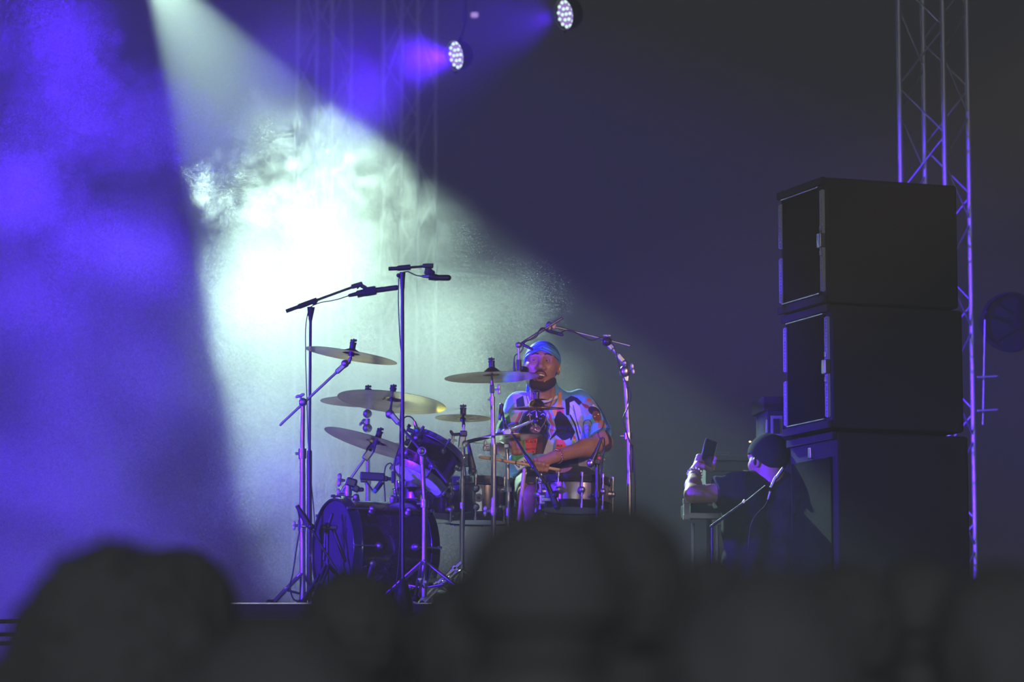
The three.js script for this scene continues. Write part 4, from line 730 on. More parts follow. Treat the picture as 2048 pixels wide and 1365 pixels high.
  const trunk = [[shR.clone().add(V(0.02, 0.004, 0)), shL.clone().add(V(-0.02, 0.004, 0)), 0.066, 0.066], [p(1068, 850, -0.38), p(1134, 850, -0.38), 0.108, 0.108], [p(1066, 900, -0.38), p(1132, 900, -0.38), 0.112, 0.112], [p(1062, 945, -0.36), p(1136, 945, -0.36), 0.122, 0.122], [p(1092, 800, -0.37), p(1092, 840, -0.38), 0.085, 0.1]];
  const hem = p(1090, 953, -0.36).y, chestY = p(1090, 812, -0.3).y, nk = p(1090, 790, -0.3), endL = elL.clone().addScaledVector(sleeveDirL, 0.1), endR = elR.clone().addScaledVector(sleeveDirR, 0.1);
  const teeF = (q) => {
    let d = 1e9; for (const [a, b, ra, rb2] of trunk) d = smin(d, dCap(q, a, b, ra, rb2), 0.05);
    d = smax(d, hem - q.y, 0.01);
    const cut = (from, to, end, dir, r0, r1) => smax(dCap(q, from, to, r0, r1), (q.x - end.x) * dir.x + (q.y - end.y) * dir.y + (q.z - end.z) * dir.z, 0.004);
    d = smin(d, cut(shL, endL, sleeveEndL, sleeveDirL, 0.068, 0.082), 0.035);
    d = smin(d, cut(shR, endR, sleeveEndR, sleeveDirR, 0.068, 0.08), 0.035);
    d += 0.004 * Math.sin(q.x * 46 + 5 * noise(q.x * 5, q.y * 3, q.z * 5)) * Math.max(0, Math.min(1, (chestY - q.y) * 8)) + 0.006 * noise(q.x * 9, q.y * 6, q.z * 9);
    return smax(d, 0.062 - Math.hypot(q.x - nk.x, (q.y - nk.y) * 0.9, (q.z + 0.29) * 0.8), 0.006);
  };
  const teeG = sdfGeometry(teeF, V(p(985, 0, -0.3).x, p(0, 960, -0.3).y, -0.56), V(p(1240, 0, -0.3).x, p(0, 765, -0.3).y, -0.1), 0.0075);
  { const a = teeG.attributes.position, uv = new Float32Array(a.count * 2); for (let i = 0; i < a.count; i++) uv.set([(a.getX(i) - U0.x) / (U1.x - U0.x), (a.getY(i) - U0.y) / (U1.y - U0.y)], i * 2); teeG.setAttribute('uv', new THREE.BufferAttribute(uv, 2)); }
  const tee = part(t, 'printed_tee', teeG, TEE, 'multicoloured tee with placard and face prints');
  { const c0 = p(1090, 791, -0.3), pts = []; for (let i = 0; i <= 20; i++) { const a = i / 20 * Math.PI * 2; pts.push(V(c0.x + 0.066 * Math.cos(a), c0.y - 0.002 - 0.032 * Math.sin(a) + 0.012 * Math.cos(a), -0.345 + 0.078 * Math.sin(a))); } part(tee, 'collar', tube(pts, 0.0075, 8, 60), std(0.72, 0.66, 0.7, 0.85)); }
  // shorts
  const shortsF = (q) => { let d = 1e9; for (const [a, b, ra, rb2] of [[hipR, hipL, 0.1, 0.1], [hipR, hipR.clone().lerp(knR, 0.9), 0.1, 0.08], [hipL, hipL.clone().lerp(knL, 0.9), 0.1, 0.08]]) d = smin(d, dCap(q, a, b, ra, rb2), 0.04); return d + 0.004 * noise(q.x * 14, q.y * 14, q.z * 8); };
  const [sl, sh] = boundsOf([[hipR, hipL, 0.1], [knL, knR, 0.1]], 0.03);
  part(t, 'shorts', sdfGeometry(shortsF, sl, sh, 0.01), std(0.035, 0.05, 0.045, 0.8));
  for (const [a, dx] of [[anL, 0], [anR, -0.03]]) part(t, 'shoe', [rbox(V(a.x + dx * 0.6, 0.045, a.z + 0.07), [0.1, 0.085, 0.28], rot(0, 0, 0), 0.45, 4), rbox(V(a.x + dx * 0.6, 0.014, a.z + 0.07), [0.106, 0.026, 0.29], null, 0.4)], M.grey);
  // jewellery
  part(t, 'necklace', tube([p(1052, 790, -0.27), p(1058, 815, -0.2), p(1062, 845, -0.185), p(1075, 862, -0.19), p(1088, 848, -0.185), p(1097, 820, -0.19), p(1108, 795, -0.26)], 0.0022, 6, 60), M.gold, 'thin gold chain');
  const wd = wrL.clone().sub(elL).normalize(), bc = elL.clone().lerp(wrL, 0.93);
  for (let i = 0; i < 18; i++) { const a = i / 18 * 6.283, s1 = UPY.clone().addScaledVector(wd, -wd.y).normalize(), s2 = wd.clone().cross(s1); part(t, 'bracelet_bead', sph(bc.clone().addScaledVector(s1, 0.033 * Math.cos(a)).addScaledVector(s2, 0.033 * Math.sin(a)), 0.0052, [1, 1, 1], 8), M.gold); }
  // what he holds and sits on
  const st = thing('drumstick', 'pale drumstick held in the fist of the drummer', 'drumstick', sA);
  part(st, 'shaft', [cyl(sA.clone().addScaledVector(sd, 0.0), sB.clone().addScaledVector(sd, 0.06), 0.0078, 0.0078, 14), sph(sA, 0.0078)], M.stick);
  part(st, 'grip_band', cyl(onStick(1029), onStick(1032), 0.0084, 0.0084), M.black);
  const s2 = thing('drumstick', 'upright drumstick beside the knee of the drummer', 'drumstick', p(1040, 1020, 0.16));
  part(s2, 'shaft', rod(p(1038, 1040, 0.14), p(1048, 948, 0.14), 0.0098), M.stick); part(s2, 'tip', sph(p(1049, 942, 0.14), 0.0095, [1, 1.4, 1]), M.stick);
  const th = thing('drum_throne', 'round padded stool under the drummer', 'stool', V(p(1100, 0, -0.42).x, 0, -0.42));
  const seat = p(1100, 985, -0.42);
  part(th, 'seat', lathe([[0, -0.09], [0.16, -0.09], [0.175, -0.06], [0.17, -0.02], [0.14, 0], [0, 0]], seat, UPY, 40), M.black); part(th, 'post', cyl(V(seat.x, 0.1, seat.z), V(seat.x, seat.y - 0.09, seat.z), 0.02), M.chrome);
  for (let i = 0; i < 3; i++) part(th, 'leg', rod(V(seat.x, 0.25, seat.z), V(seat.x + 0.26 * Math.cos(i * 2.094 + 0.4), 0.014, seat.z + 0.26 * Math.sin(i * 2.094 + 0.4)), 0.011), M.chrome);
}

// ---- the man with the phone
{
  const Z = -0.35, p = (x, y, z = Z) => P(x, y, z), foot = V(p(1530, 1000).x, SIDE, Z);
  const t = thing('person', 'man in a black tee and cap holding up a phone, beside the speakers', 'person', foot);
  const hc = p(1534, 924, Z), hq = new THREE.Quaternion().setFromEuler(new THREE.Euler(0.08, -2.42, 0.0, 'YXZ')), HW = (x, y, z) => V(x, y, z).applyQuaternion(hq).add(hc), hf = headField(0), S = 0.98;
  const headG = sdfGeometry((q) => smin(hf(q), dCap(q, V(0, -0.05, -0.03), V(0, -0.16, -0.05), 0.056, 0.06), 0.03), V(-0.1, -0.18, -0.12), V(0.1, 0.13, 0.13), 0.0036).applyQuaternion(hq).translate(hc.x, hc.y, hc.z);
  const sh = p(1478, 984, Z + 0.05), el = p(1385, 989, Z + 0.1), wr = p(1390, 946, Z - 0.08), sh2 = p(1590, 990, Z - 0.1), el2 = p(1600, 1090, Z - 0.1);
  const bones = [[HW(0, -0.06, -0.03), p(1540, 985), 0.058, 0.062], [sh, sh2, 0.075, 0.075], [p(1505, 1040), p(1575, 1040), 0.12, 0.12], [p(1510, 1110), p(1565, 1110), 0.125, 0.125],
    [sh, el, 0.056, 0.04], [el, el.clone().lerp(wr, 0.4), 0.037, 0.039], [el.clone().lerp(wr, 0.4), wr, 0.039, 0.026], [sh2, el2, 0.06, 0.045], [el2, p(1570, 1150), 0.043, 0.03]];
  const hip = [-1, 1].map((s) => V(hc.x + 0.02 + s * 0.09, SIDE + 0.92, Z)), knee = hip.map((h) => V(h.x, SIDE + 0.5, Z + 0.02)), ank = hip.map((h) => V(h.x, SIDE + 0.09, Z));
  const legs = []; for (let i = 0; i < 2; i++) legs.push([hip[i], knee[i], 0.095, 0.06], [knee[i], ank[i], 0.058, 0.042], [ank[i], V(ank[i].x - 0.12, SIDE + 0.04, Z), 0.045, 0.03]);
  bones.push([p(1510, 1110), hip[0], 0.125, 0.11], [p(1565, 1110), hip[1], 0.125, 0.11], ...legs);
  const [lo, hi] = boundsOf(bones, 0.02), bodyG = sdfGeometry(boneField(bones, 0.022), lo, hi, 0.0125);
  // hand round the phone
  const phC = p(1416.5, 909, Z - 0.1), phQ = rot(0.05, 0.5, -0.26), ph = (x, y, z) => V(x, y, z).applyQuaternion(phQ).add(phC);
  const hb = [[el.clone().lerp(wr, 0.8), wr, 0.034, 0.03]], palm = ph(-0.02, -0.055, -0.014);
  hb.push([wr, palm, 0.028, 0.024], [wr, ph(-0.034, -0.03, -0.014), 0.024, 0.018]);
  for (let i = 0; i < 4; i++) { const y = -0.012 - i * 0.019, k = ph(-0.036, y - 0.012, -0.02); hb.push([palm.clone().lerp(wr, 0.35), k, 0.018, 0.0125]); finger(hb, [k, ph(-0.01, y, -0.022), ph(0.022, y + 0.003, -0.02), ph(0.044 - i * 0.002, y + 0.004, -0.006), ph(0.042, y + 0.004, 0.009)], 0.0105, 0.0085); }
  finger(hb, [wr.clone().lerp(palm, 0.5), ph(-0.045, -0.066, 0.006), ph(-0.02, -0.07, 0.02), ph(0.018, -0.072, 0.018)], 0.014, 0.01);
  const [l2, h2] = boundsOf(hb, 0.012), handG = sdfGeometry(boneField(hb, 0.011), l2, h2, 0.0032);
  part(t, 'body', [bodyG, headG, handG], SKIN2);
  const eyeW = std(0.7, 0.68, 0.64, 0.3);
  for (const s of [-1, 1]) { const e = part(t, 'eye', sph(HW(s * 0.031, 0.011, 0.071), 0.0125), eyeW); part(e, 'iris', sph(HW(s * 0.031, 0.011, 0.0775), 0.0066, [1, 1, 1], 10), std(0.03, 0.02, 0.015, 0.2)); }
  part(t, 'earpiece', [sph(HW(0.09, -0.004, -0.004), 0.012, [0.7, 1.6, 1.1])], M.black, 'dark oval shape at the ear');  // dark oval over the ear
  const CLOTH = std(0.014, 0.014, 0.016, 0.95, 0, { specularIntensity: 0.3 });
  const capF = (q) => smax(dEll(q, V(0, 0.033, -0.014), 0.079, 0.09, 0.098) - 0.013, 0.04 + (q.z < 0.03 ? (q.z - 0.03) * 0.9 : 0) - q.y, 0.008);
  const cap = part(t, 'cap', sdfGeometry(capF, V(-0.1, -0.1, -0.14), V(0.1, 0.15, 0.12), 0.004).applyQuaternion(hq).translate(hc.x, hc.y, hc.z), CLOTH);
  part(cap, 'button', sph(HW(0, 0.137, -0.014), 0.008, [1, 0.6, 1], 10), CLOTH);
  const se = sh.clone().lerp(el, 0.52), sdir = el.clone().sub(sh).normalize();
  const trunk = [[sh, sh2, 0.088, 0.088], [p(1505, 1040), p(1575, 1040), 0.136, 0.136], [p(1500, 1000), p(1506, 1140), 0.135, 0.145], [p(1575, 1000), p(1568, 1140), 0.135, 0.145], [p(1506, 1140), hip[0], 0.145, 0.14], [p(1568, 1140), hip[1], 0.145, 0.14], [sh2, el2, 0.08, 0.07]];
  const elEnd = el.clone().addScaledVector(sdir, 0.1), nx = p(1540, 975).x, ny = p(1540, 968).y;
  const teeF = (q) => { let d = 1e9; for (const [a, b, ra, rb2] of trunk) d = smin(d, dCap(q, a, b, ra, rb2), 0.05); d = smin(d, smax(dCap(q, sh, elEnd, 0.08, 0.08), (q.x - se.x) * sdir.x + (q.y - se.y) * sdir.y + (q.z - se.z) * sdir.z, 0.004), 0.04); d = smax(d, hip[0].y - 0.03 - q.y, 0.01); d += 0.006 * noise(q.x * 10, q.y * 10, q.z * 6); return smax(d, 0.07 - Math.hypot(q.x - nx, (q.y - ny) * 0.9, q.z - Z), 0.006); };
  const [tl, thh] = boundsOf(trunk.concat([[sh, el, 0.09]]), 0.02); tl.y = hip[0].y - 0.06;
  part(t, 'black_tee', sdfGeometry(teeF, tl, thh, 0.01), CLOTH);
  const [pl, phh] = boundsOf(legs, 0.03), legF = boneField(legs.map(([a, b, ra, rb2]) => [a, b, ra + 0.014, rb2 + 0.018]), 0.04);
  part(t, 'trousers', sdfGeometry((q) => smax(legF(q), SIDE + 0.1 - q.y, 0.01), pl, phh, 0.014), CLOTH);
  for (const a of ank) part(t, 'shoe', rbox(V(a.x - 0.06, SIDE + 0.045, a.z), [0.28, 0.09, 0.1], null, 0.4, 4), M.rubber);
  const wd = wr.clone().sub(el).normalize(), wc = el.clone().lerp(wr, 0.94), u1 = V(0, 0, 1).addScaledVector(wd, -wd.z).normalize(), u2 = wd.clone().cross(u1);
  const watch = part(t, 'wristwatch', [ring(wc, wd, 0.032, 0.005)], M.steel); for (let i = 0; i < 14; i++) { const a = i / 14 * 6.283; part(watch, 'link', rbox(wc.clone().addScaledVector(u1, 0.034 * Math.cos(a)).addScaledVector(u2, 0.034 * Math.sin(a)), [0.011, 0.014, 0.011], null, 0.25), M.steel); }
  // the phone
  const f = thing('smartphone', 'dark smartphone held up in a raised hand', 'phone', ph(0, -0.075, 0));
  const box = (x, y, z, w, h, d, r) => rbox(ph(x, y, z), [w, h, d], phQ, r, 3);
  part(f, 'phone_body', box(0, 0, 0, 0.068, 0.145, 0.009, 0.45), M.black); part(f, 'screen', box(0, 0, 0.0046, 0.062, 0.134, 0.0012, 0.3), std(0.01, 0.01, 0.013, 0.08)); part(f, 'phone_rim', [tube([ph(-0.03, 0.0725, 0), ph(-0.034, 0.066, 0), ph(-0.0345, 0, 0), ph(-0.034, -0.066, 0), ph(-0.03, -0.0725, 0)], 0.0028, 6, 40), tube([ph(0.03, 0.0725, 0), ph(0.034, 0.066, 0), ph(0.0345, 0, 0), ph(0.034, -0.066, 0), ph(0.03, -0.0725, 0)], 0.0028, 6, 40)], M.steel);
}

// ---------------------------------------------------------------- gear beside the speakers
{
  const z = -0.55, y0 = P(1400, 1040, z).y, q = rot(0, 0.12, 0), c = P(1416, 1020, z - 0.1), ALU = std(0.42, 0.42, 0.46, 0.45, 0.5);
  const t = thing('equipment_case', 'open metal-edged equipment case under the raised elbow', 'case', V(c.x, P(1416, 1038, z).y, c.z));
  const bx = (x0, x1, ya, yb, dz, d) => rbox(P((x0 + x1) / 2, (ya + yb) / 2, z + dz), [(x1 - x0) * mpp(z), (yb - ya) * mpp(z), d], q, 0.12);
  part(t, 'tray', bx(1370, 1458, 1008, 1036, -0.16, 0.3), M.cabinet); part(t, 'front_edge', bx(1374, 1458, 1027, 1038, 0.005, 0.02), ALU); part(t, 'left_edge', bx(1367, 1378, 1000, 1038, 0.0, 0.03), ALU); part(t, 'rear_edge', bx(1370, 1458, 999, 1007, -0.3, 0.02), ALU); for (const yc of [1003, 1035]) part(t, 'corner_plate', bx(1366, 1380, yc - 5, yc + 5, 0.012, 0.02), ALU); part(t, 'inner_plate', bx(1414, 1436, 1008, 1013, -0.02, 0.02), ALU);
  const s = thing('case_stand', 'violet-lit metal stand legs under the equipment case', 'stand', V(P(1427, 0, z).x, SIDE, z - 0.1));
  for (const [x, dz] of [[1427, -0.02], [1452, -0.28], [1385, -0.28]]) part(s, 'leg', cyl(V(P(x, 0, z).x, SIDE, z + dz), V(P(x, 0, z).x, P(x, 1040, z).y, z + dz), 0.009), ALU);
  part(s, 'top_plate', bx(1424, 1460, 1040, 1052, -0.02, 0.03), ALU);
  const k = thing('mixing_desk', 'dim blue keyboard or mixing desk behind the phone', 'desk', P(1480, 965, -1.1));
  const zz = -1.1, bz = (x0, x1, ya, yb, dz, d) => rbox(P((x0 + x1) / 2, (ya + yb) / 2, zz + dz), [(x1 - x0) * mpp(zz), (yb - ya) * mpp(zz), d], q, 0.1), NAVY = std(0.16, 0.17, 0.2, 0.7);
  part(k, 'desk_body', bz(1402, 1545, 926, 985, 0, 0.25), NAVY); part(k, 'top_rail', bz(1402, 1545, 915, 926, 0.02, 0.27), NAVY); part(k, 'arm_rest', bz(1420, 1456, 906, 915, 0.0, 0.1), NAVY); part(k, 'seam', bz(1425, 1540, 942, 945, 0.126, 0.004), M.black); part(k, 'socket', bz(1433, 1442, 955, 968, 0.126, 0.006), M.black);
  for (const x of [1410, 1535]) part(k, 'leg', cyl(V(P(x, 0, zz).x, SIDE, zz), V(P(x, 0, zz).x, P(x, 984, zz).y, zz), 0.015), M.blackMetal);
  const y = -0.75, a = thing('amplifier_rack', 'dark amplifier rack with a violet-lit handle left of the speakers', 'rack', V(P(1545, 0, y).x, SIDE, y));
  const by = (x0, x1, ya, yb, dz, d, r = 0.08) => rbox(P((x0 + x1) / 2, (ya + yb) / 2, y + dz), [(x1 - x0) * mpp(y), (yb - ya) * mpp(y), d], q, r);
  const botY = P(1545, 1000, y).y, topY = P(1545, 800, y).y;
  part(a, 'rack_body', rbox(V(P(1546, 0, y).x, (topY + SIDE) / 2, y), [64 * mpp(y), topY - SIDE, 0.3], q, 0.05), M.cabinet); part(a, 'lid', by(1514, 1578, 800, 828, 0.01, 0.31), M.cabinet); part(a, 'handle_plate', by(1541, 1565, 832, 872, 0.15, 0.012), ALU); part(a, 'handle_recess', by(1546, 1559, 838, 868, 0.158, 0.01), M.black); part(a, 'rack_strip', by(1532, 1538, 840, 874, 0.15, 0.012), ALU);
  const l = thing('pilot_light', 'tiny warm pilot light above the cap of the phone holder', 'lamp', P(1500, 884, -1.08));
  part(l, 'bulb', sph(P(1500, 884, -1.08), 0.0055, [1.2, 0.8, 1], 10), glow(1, 0.75, 0.4, 2.5)); part(l, 'stem', cyl(P(1500, 886, -1.08), P(1500, 918, -1.08), 0.003, 0.003, 6), M.black);
  const m = stand('stage_microphone', 'slanted violet-lit microphone before the black tee', 'microphone', P(1545, 960, 0.1), 0.1);
  m.pole('mic_body', [1553, 953], [1542, 976], 3.6, M.steel, 3); m.ball('mic_tip', [1566, 938], 3.6, M.steel); m.pole('mic_grille', [1566, 938], [1553, 957], 3.6, M.chrome, 3.6); m.pole('connector', [1541, 984], [1536, 1000], 2.8, M.chrome, 2);
  cableOf(m, 'cable', [[1536, 1000], [1530, 1012], [1518, 1024], [1508, 1036], [1500, 1060], [1496, 1100]], 0.9);
  const b = stand('microphone_boom', 'thin dark boom arm slanting across the black tee', 'boom arm', P(1480, 1010, 0.12), 0.12);
  b.rod('arm', [1422, 1054], [1488, 1006], 3, M.blackMetal); b.rod('thin_arm', [1488, 1006], [1530, 972], 1, M.steel); b.block('joint', [1488, 1004], [6, 9, 6], M.steel, 0.6); b.rod('upright', [1424, 1052], V(P(1423, 1200, 0.12).x, SIDE, 0.12), 2.4, M.blackMetal);
  // rails at the far left
  const r = thing('guard_rail', 'horizontal rails at the lower left corner of the frame', 'rail', V(P(-40, 0, 1.6).x, GROUND, 1.6));
  for (const yy of [1246, 1272, 1290]) part(r, 'rail', rod(P(-160, yy, 1.6), P(44, yy - 3, 1.6), 0.009), M.blackMetal);
  for (const x of [-150, 40]) part(r, 'post', cyl(V(P(x, 0, 1.6).x, GROUND, 1.6), P(x, 1240, 1.6), 0.012), M.blackMetal);
}

// ---------------------------------------------------------------- the audience, seen from behind
{
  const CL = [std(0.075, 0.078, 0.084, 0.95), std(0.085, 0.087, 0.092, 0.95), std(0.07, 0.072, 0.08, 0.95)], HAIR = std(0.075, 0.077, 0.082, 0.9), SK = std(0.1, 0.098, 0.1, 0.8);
  // one standing body, 1.70 m, feet at the origin, facing -z
  const B = (x, y, z) => V(x, y, z), bones = [[B(0, 1.42, 0.0), B(0, 1.52, -0.01), 0.058, 0.055], [B(-0.17, 1.38, 0), B(0.17, 1.38, 0), 0.062, 0.062], [B(-0.1, 1.22, 0), B(0.1, 1.22, 0), 0.12, 0.12], [B(-0.09, 1.0, 0), B(0.09, 1.0, 0), 0.115, 0.115], [B(-0.09, 0.88, 0), B(0.09, 0.88, 0), 0.12, 0.12],
    [B(-0.19, 1.37, 0), B(-0.24, 1.1, 0.02), 0.055, 0.045], [B(-0.24, 1.1, 0.02), B(-0.22, 0.86, -0.06), 0.042, 0.03], [B(0.19, 1.37, 0), B(0.24, 1.1, 0.02), 0.055, 0.045], [B(0.24, 1.1, 0.02), B(0.22, 0.86, -0.06), 0.042, 0.03],
    [B(-0.09, 0.88, 0), B(-0.1, 0.48, -0.01), 0.1, 0.062], [B(-0.1, 0.48, -0.01), B(-0.1, 0.09, 0.02), 0.06, 0.042], [B(0.09, 0.88, 0), B(0.1, 0.48, -0.01), 0.1, 0.062], [B(0.1, 0.48, -0.01), B(0.1, 0.09, 0.02), 0.06, 0.042], [B(-0.1, 0.06, 0.02), B(-0.11, 0.04, -0.14), 0.045, 0.032], [B(0.1, 0.06, 0.02), B(0.11, 0.04, -0.14), 0.045, 0.032]];
  for (const s of [-1, 1]) for (let i = 0; i < 4; i++) finger(bones, [B(s * 0.22, 0.85, -0.065), B(s * (0.225 - i * 0.004), 0.79, -0.085 + i * 0.018), B(s * 0.21, 0.755, -0.09 + i * 0.018)], 0.02, 0.009);
  for (const s of [-1, 1]) finger(bones, [B(s * 0.21, 0.84, -0.08), B(s * 0.195, 0.79, -0.105)], 0.014, 0.009);
  const [lo, hi] = boundsOf(bones, 0.02), hf = headField(0), bodyG = sdfGeometry(boneField(bones, 0.03), lo, hi, 0.022);
  const headG = sdfGeometry(hf, V(-0.1, -0.14, -0.12), V(0.1, 0.13, 0.13), 0.0065).rotateY(Math.PI).translate(0, 1.585, -0.02);
  const whole = flat([bodyG, headG]);
  const topBones = bones.slice(1, 5).map(([a, b, r, r2]) => [a, b, r + 0.02, r2 + 0.02]).concat([bones[5], bones[7]].map(([a, b, r, r2]) => [a, b, r + 0.016, r2 + 0.02])), tf = boneField(topBones, 0.05);
  const jacketG = sdfGeometry((q) => smax(tf(q) + 0.008 * noise(q.x * 7, q.y * 7, q.z * 7), 0.86 - q.y, 0.02), V(-0.35, 0.84, -0.18), V(0.35, 1.48, 0.18), 0.02);
  const legB = bones.slice(9, 13).map(([a, b, r, r2]) => [a, b, r + 0.014, r2 + 0.016]), lf = boneField(legB, 0.05), legG = sdfGeometry((q) => smax(lf(q), 0.1 - q.y, 0.01), V(-0.22, 0.08, -0.14), V(0.22, 1.02, 0.14), 0.02);
  const hairs = {
    short: (q) => smax(dEll(q, V(0, 1.617, 0.0), 0.088, 0.1, 0.11) + 0.006 * noise(q.x * 40, q.y * 40, q.z * 40), 1.53 - (q.z < 0 ? q.z * 0.9 : 0) - q.y, 0.02),
    cap: (q) => smin(smax(dEll(q, V(0, 1.618, 0), 0.092, 0.102, 0.112), 1.585 - q.y, 0.01), smax(dEll(q, V(0, 1.63, -0.1), 0.075, 0.014, 0.085), q.z + 0.08, 0.01), 0.01),
    long: (q) => smin(dEll(q, V(0, 1.612, 0.008), 0.095, 0.105, 0.115), dCap(q, V(0, 1.58, 0.055), V(0, 1.36, 0.085), 0.085, 0.06), 0.05) + 0.005 * noise(q.x * 30, q.y * 8, q.z * 30),
    afro: (q) => dEll(q, V(0, 1.60, 0.03), 0.15, 0.19, 0.17) + 0.012 * noise(q.x * 22, q.y * 22, q.z * 22),
    buns: (q) => smin(dEll(q, V(0, 1.61, 0.005), 0.094, 0.104, 0.114), Math.min(dEll(q, V(-0.055, 1.715, 0.01), 0.045, 0.045, 0.045), dEll(q, V(0.055, 1.715, 0.01), 0.045, 0.045, 0.045)), 0.02) + 0.004 * noise(q.x * 40, q.y * 40, q.z * 40),
  };
  const hairG = {}; for (const k in hairs) hairG[k] = sdfGeometry(hairs[k], V(-0.24, 1.28, -0.24), V(0.24, 1.84, 0.26), k === 'afro' ? 0.014 : 0.01);
  const tops = { short: 1.717, cap: 1.72, long: 1.717, afro: 1.79, buns: 1.76 };
  // top of the head in the frame, distance from the camera, hair, turn
  const crowd = [
    [232, 1090, 4.6, 'afro', 0.1, 'spectator with big round hair at the lower left'], [362, 1097, 6.0, 'short', -0.2, 'short-haired spectator close beside the big round hair'], [704, 1143, 6.2, 'short', 0.1, 'lone short-haired head in front of the bass drum'],
    [-36, 1322, 4.0, 'short', 0.2, 'head cut off by the lower left corner'], [1085, 1012, 3.9, 'cap', 0.1, 'capped spectator covering the lower right of the drum kit'], [1236, 1012, 4.5, 'short', -0.1, 'tall short-haired spectator right of the capped one, under the snare drum'],
    [950, 1150, 5.5, 'long', 0.2, 'long-haired spectator left of the capped one, below the cymbal stands'], [1345, 1110, 5.05, 'buns', 0.0, 'spectator with two hair buns below the equipment case'], [1530, 1130, 3.4, 'long', -0.2, 'long-haired spectator below the phone holder'],
    [1690, 1130, 5.95, 'short', 0.15, 'short-haired spectator below the speaker stack'], [1835, 1115, 6.6, 'cap', -0.1, 'capped spectator below the right-hand truss tower'], [2000, 1130, 4.75, 'long', 0.1, 'long-haired spectator at the lower right corner'], [845, 1236, 6.8, 'short', 0.1, 'low short-haired head added to darken the gap right of the lone head, under the centre mic stand'], [556, 1232, 3.4, 'long', 0, 'low long-haired spectator added to darken the gap between the big round hair and the lone head'],  // the last two heads are added to darken gaps in the crowd
  ];
  for (const [x, y, d, hair, turn, label] of crowd) {
    const top = P(x, y, EYE.z - d), k = (top.y - GROUND) / tops[hair];
    const t = thing('person', label, 'person', V(top.x, GROUND, top.z), 'audience seen from behind');
    t.rotation.y = turn; t.scale.setScalar(k);
    const c = CL[Math.floor(rnd() * 3)];
    mesh('body', whole, SK, t); mesh(hair === 'cap' ? 'cap' : 'hair', hairG[hair], HAIR, t); mesh('jacket', jacketG, c, t); mesh('trousers', legG, CL[2], t);
  }
}

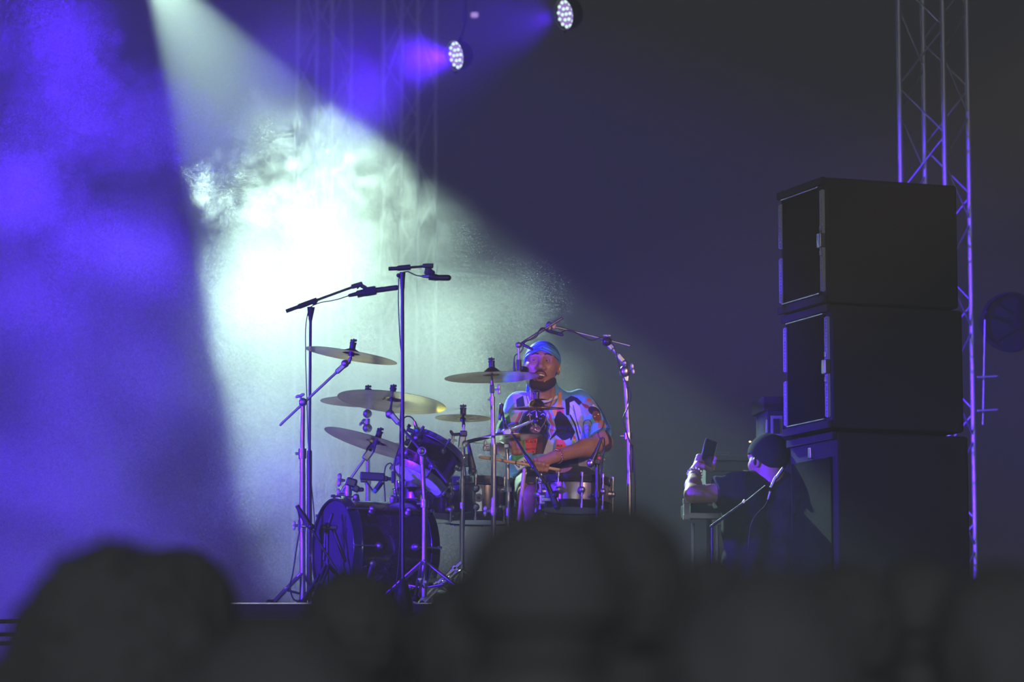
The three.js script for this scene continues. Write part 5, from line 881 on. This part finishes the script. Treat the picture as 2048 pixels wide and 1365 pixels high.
// ---------------------------------------------------------------- drifting smoke: clouds of fine droplets
{
  const droplets = (count, radius, size) => {
    const pos = [];
    for (let i = 0; i < count; i++) {
      let d; do d = V(2 * rnd() - 1, 2 * rnd() - 1, 2 * rnd() - 1); while (d.lengthSq() > 1 || rnd() > (1 - d.lengthSq()) ** 1.5); d.multiplyScalar(radius); const q = rot(rnd() * 7, rnd() * 7, rnd() * 7);
      for (let k = 0; k < 3; k++) { const v = V(Math.cos(k * 2.0944), Math.sin(k * 2.0944), 0).multiplyScalar(size * 0.577).applyQuaternion(q).add(d); pos.push(v.x, v.y, v.z); }
    }
    const g = new THREE.BufferGeometry(); g.setAttribute('position', new THREE.Float32BufferAttribute(pos, 3)); return g;
  };
  const MIST = new THREE.MeshPhysicalMaterial({ color: new THREE.Color().setRGB(0.9, 0.9, 0.9), roughness: 1, transmission: 0.5, specularIntensity: 0, side: THREE.DoubleSide });
  // [frame x, y, depth, radius in pixels, weight]
  const lay = (list) => list.map(([x, y, z, r, w]) => { const c = P(x, y, z); return [c.x, c.y, c.z, r * mpp(z), w]; });
  const sum = (blobs, x, y, z) => { let s = 0; for (const [a, b, c, r, w] of blobs) { const d = ((x - a) ** 2 + (y - b) ** 2 + ((z - c) * 1.25) ** 2) / (r * r); if (d < 1) s += w * Math.pow(1 - d, 1.5); } return s; };
  // weights are extinction per metre
  const along = (x, y) => -6.5 + 4.3 * Math.min(1.15, Math.max(0.2, ((x - 281) * 0.518 + (y + 98) * 0.855) / 1100)), inBeam = ([x, y, r, w]) => [x, y, along(x, y), r, w];
  const soft = lay([...[[560, 440, 170, 0.2], [600, 590, 250, 1.2], [600, 760, 260, 1.6], [750, 660, 260, 1.7], [870, 740, 270, 0.9], [970, 830, 250, 0.6], [740, 900, 300, 1.5], [610, 1030, 250, 1.0], [880, 980, 280, 0.7], [510, 830, 180, 0.9]].map(inBeam),
    [100, 330, -1.9, 430, 0.22], [300, 280, -2.1, 220, 0.22], [20, 620, -1.9, 400, 0.25], [110, 1060, -1.7, 380, 0.8], [300, 800, -2.1, 380, 0.15], [320, 560, -2.0, 240, 0.4], [330, 900, -1.9, 260, 0.35], [0, 1250, -1.7, 300, 0.6], [680, 190, -3.3, 270, 0.22], [550, 120, -3.2, 200, 0.2]]);
  const puff = lay([...[[640, 300, 120, 0.38], [560, 390, 170, 0.2], [705, 335, 105, 0.42], [470, 400, 110, 0.3], [410, 395, 75, 0.6], [765, 400, 110, 0.6], [850, 430, 95, 0.6], [600, 500, 190, 0.3], [500, 210, 100, 0.05]].map(inBeam), [180, 200, -1.9, 190, 0.18], [90, 380, -1.9, 170, 0.18], [330, 240, -2.2, 130, 0.18], [150, 1050, -1.7, 200, 0.3]]);
  function cloud(name, label, geo, area, density, peak, [x0, x1, y0, y1, z0, z1]) {
    const list = [], trials = Math.round((x1 - x0) * (y1 - y0) * (z1 - z0) * peak / area);
    for (let i = 0; i < trials; i++) {
      const x = x0 + rnd() * (x1 - x0), y = y0 + rnd() * (y1 - y0), z = z0 + rnd() * (z1 - z0);
      if (rnd() * peak < density(x, y, z)) list.push(new THREE.Matrix4().makeRotationFromQuaternion(rot(rnd() * 7, rnd() * 7, rnd() * 7)).setPosition(x, y, z));
    }
    const im = new THREE.InstancedMesh(geo, MIST, list.length); list.forEach((q, i) => im.setMatrixAt(i, q));
    im.name = name; im.userData = { kind: 'stuff', label, category: 'smoke' }; im.castShadow = im.receiveShadow = true; scene.add(im);
  }
  const A = (n, s) => n * 0.2165 * s * s;
  cloud('stage_haze', 'broad soft smoke hanging behind the drum kit', droplets(12000, 0.32, 0.0016), A(12000, 0.0016), (x, y, z) => sum(soft, x + 0.16 * fbm(x * 0.9, y * 0.9, z + 4, 3), y + 0.16 * fbm(x * 0.9 + 7, y * 0.9, z, 3), z) * Math.max(0.1, 0.9 + 0.6 * fbm(x * 1.1, y * 1.1, z * 1.1, 3)), 3, [-3.6, 2.2, -0.9, 3.9, -5.6, -0.95]);
  cloud('smoke_puff', 'thick curling smoke lit by the pale beam', droplets(160, 0.06, 0.0016), A(160, 0.0016), (x, y, z) => {
    const wx = x + 0.13 * fbm(x * 1.8, y * 1.8, z * 1.8 + 9, 4), wy = y + 0.13 * fbm(x * 1.8 + 5, y * 1.8, z * 1.8, 4);
    return sum(puff, wx, wy, z) * Math.max(0, 0.7 + 1.0 * fbm(x * 2.4, y * 2.4, z * 2.4, 4));
  }, 3, [-3.4, 0.6, -0.3, 3.6, -4.9, -1.1]);
}
scene.traverse((o) => { if (o.isMesh) o.castShadow = o.receiveShadow = true; });

renderer.render(scene, camera);
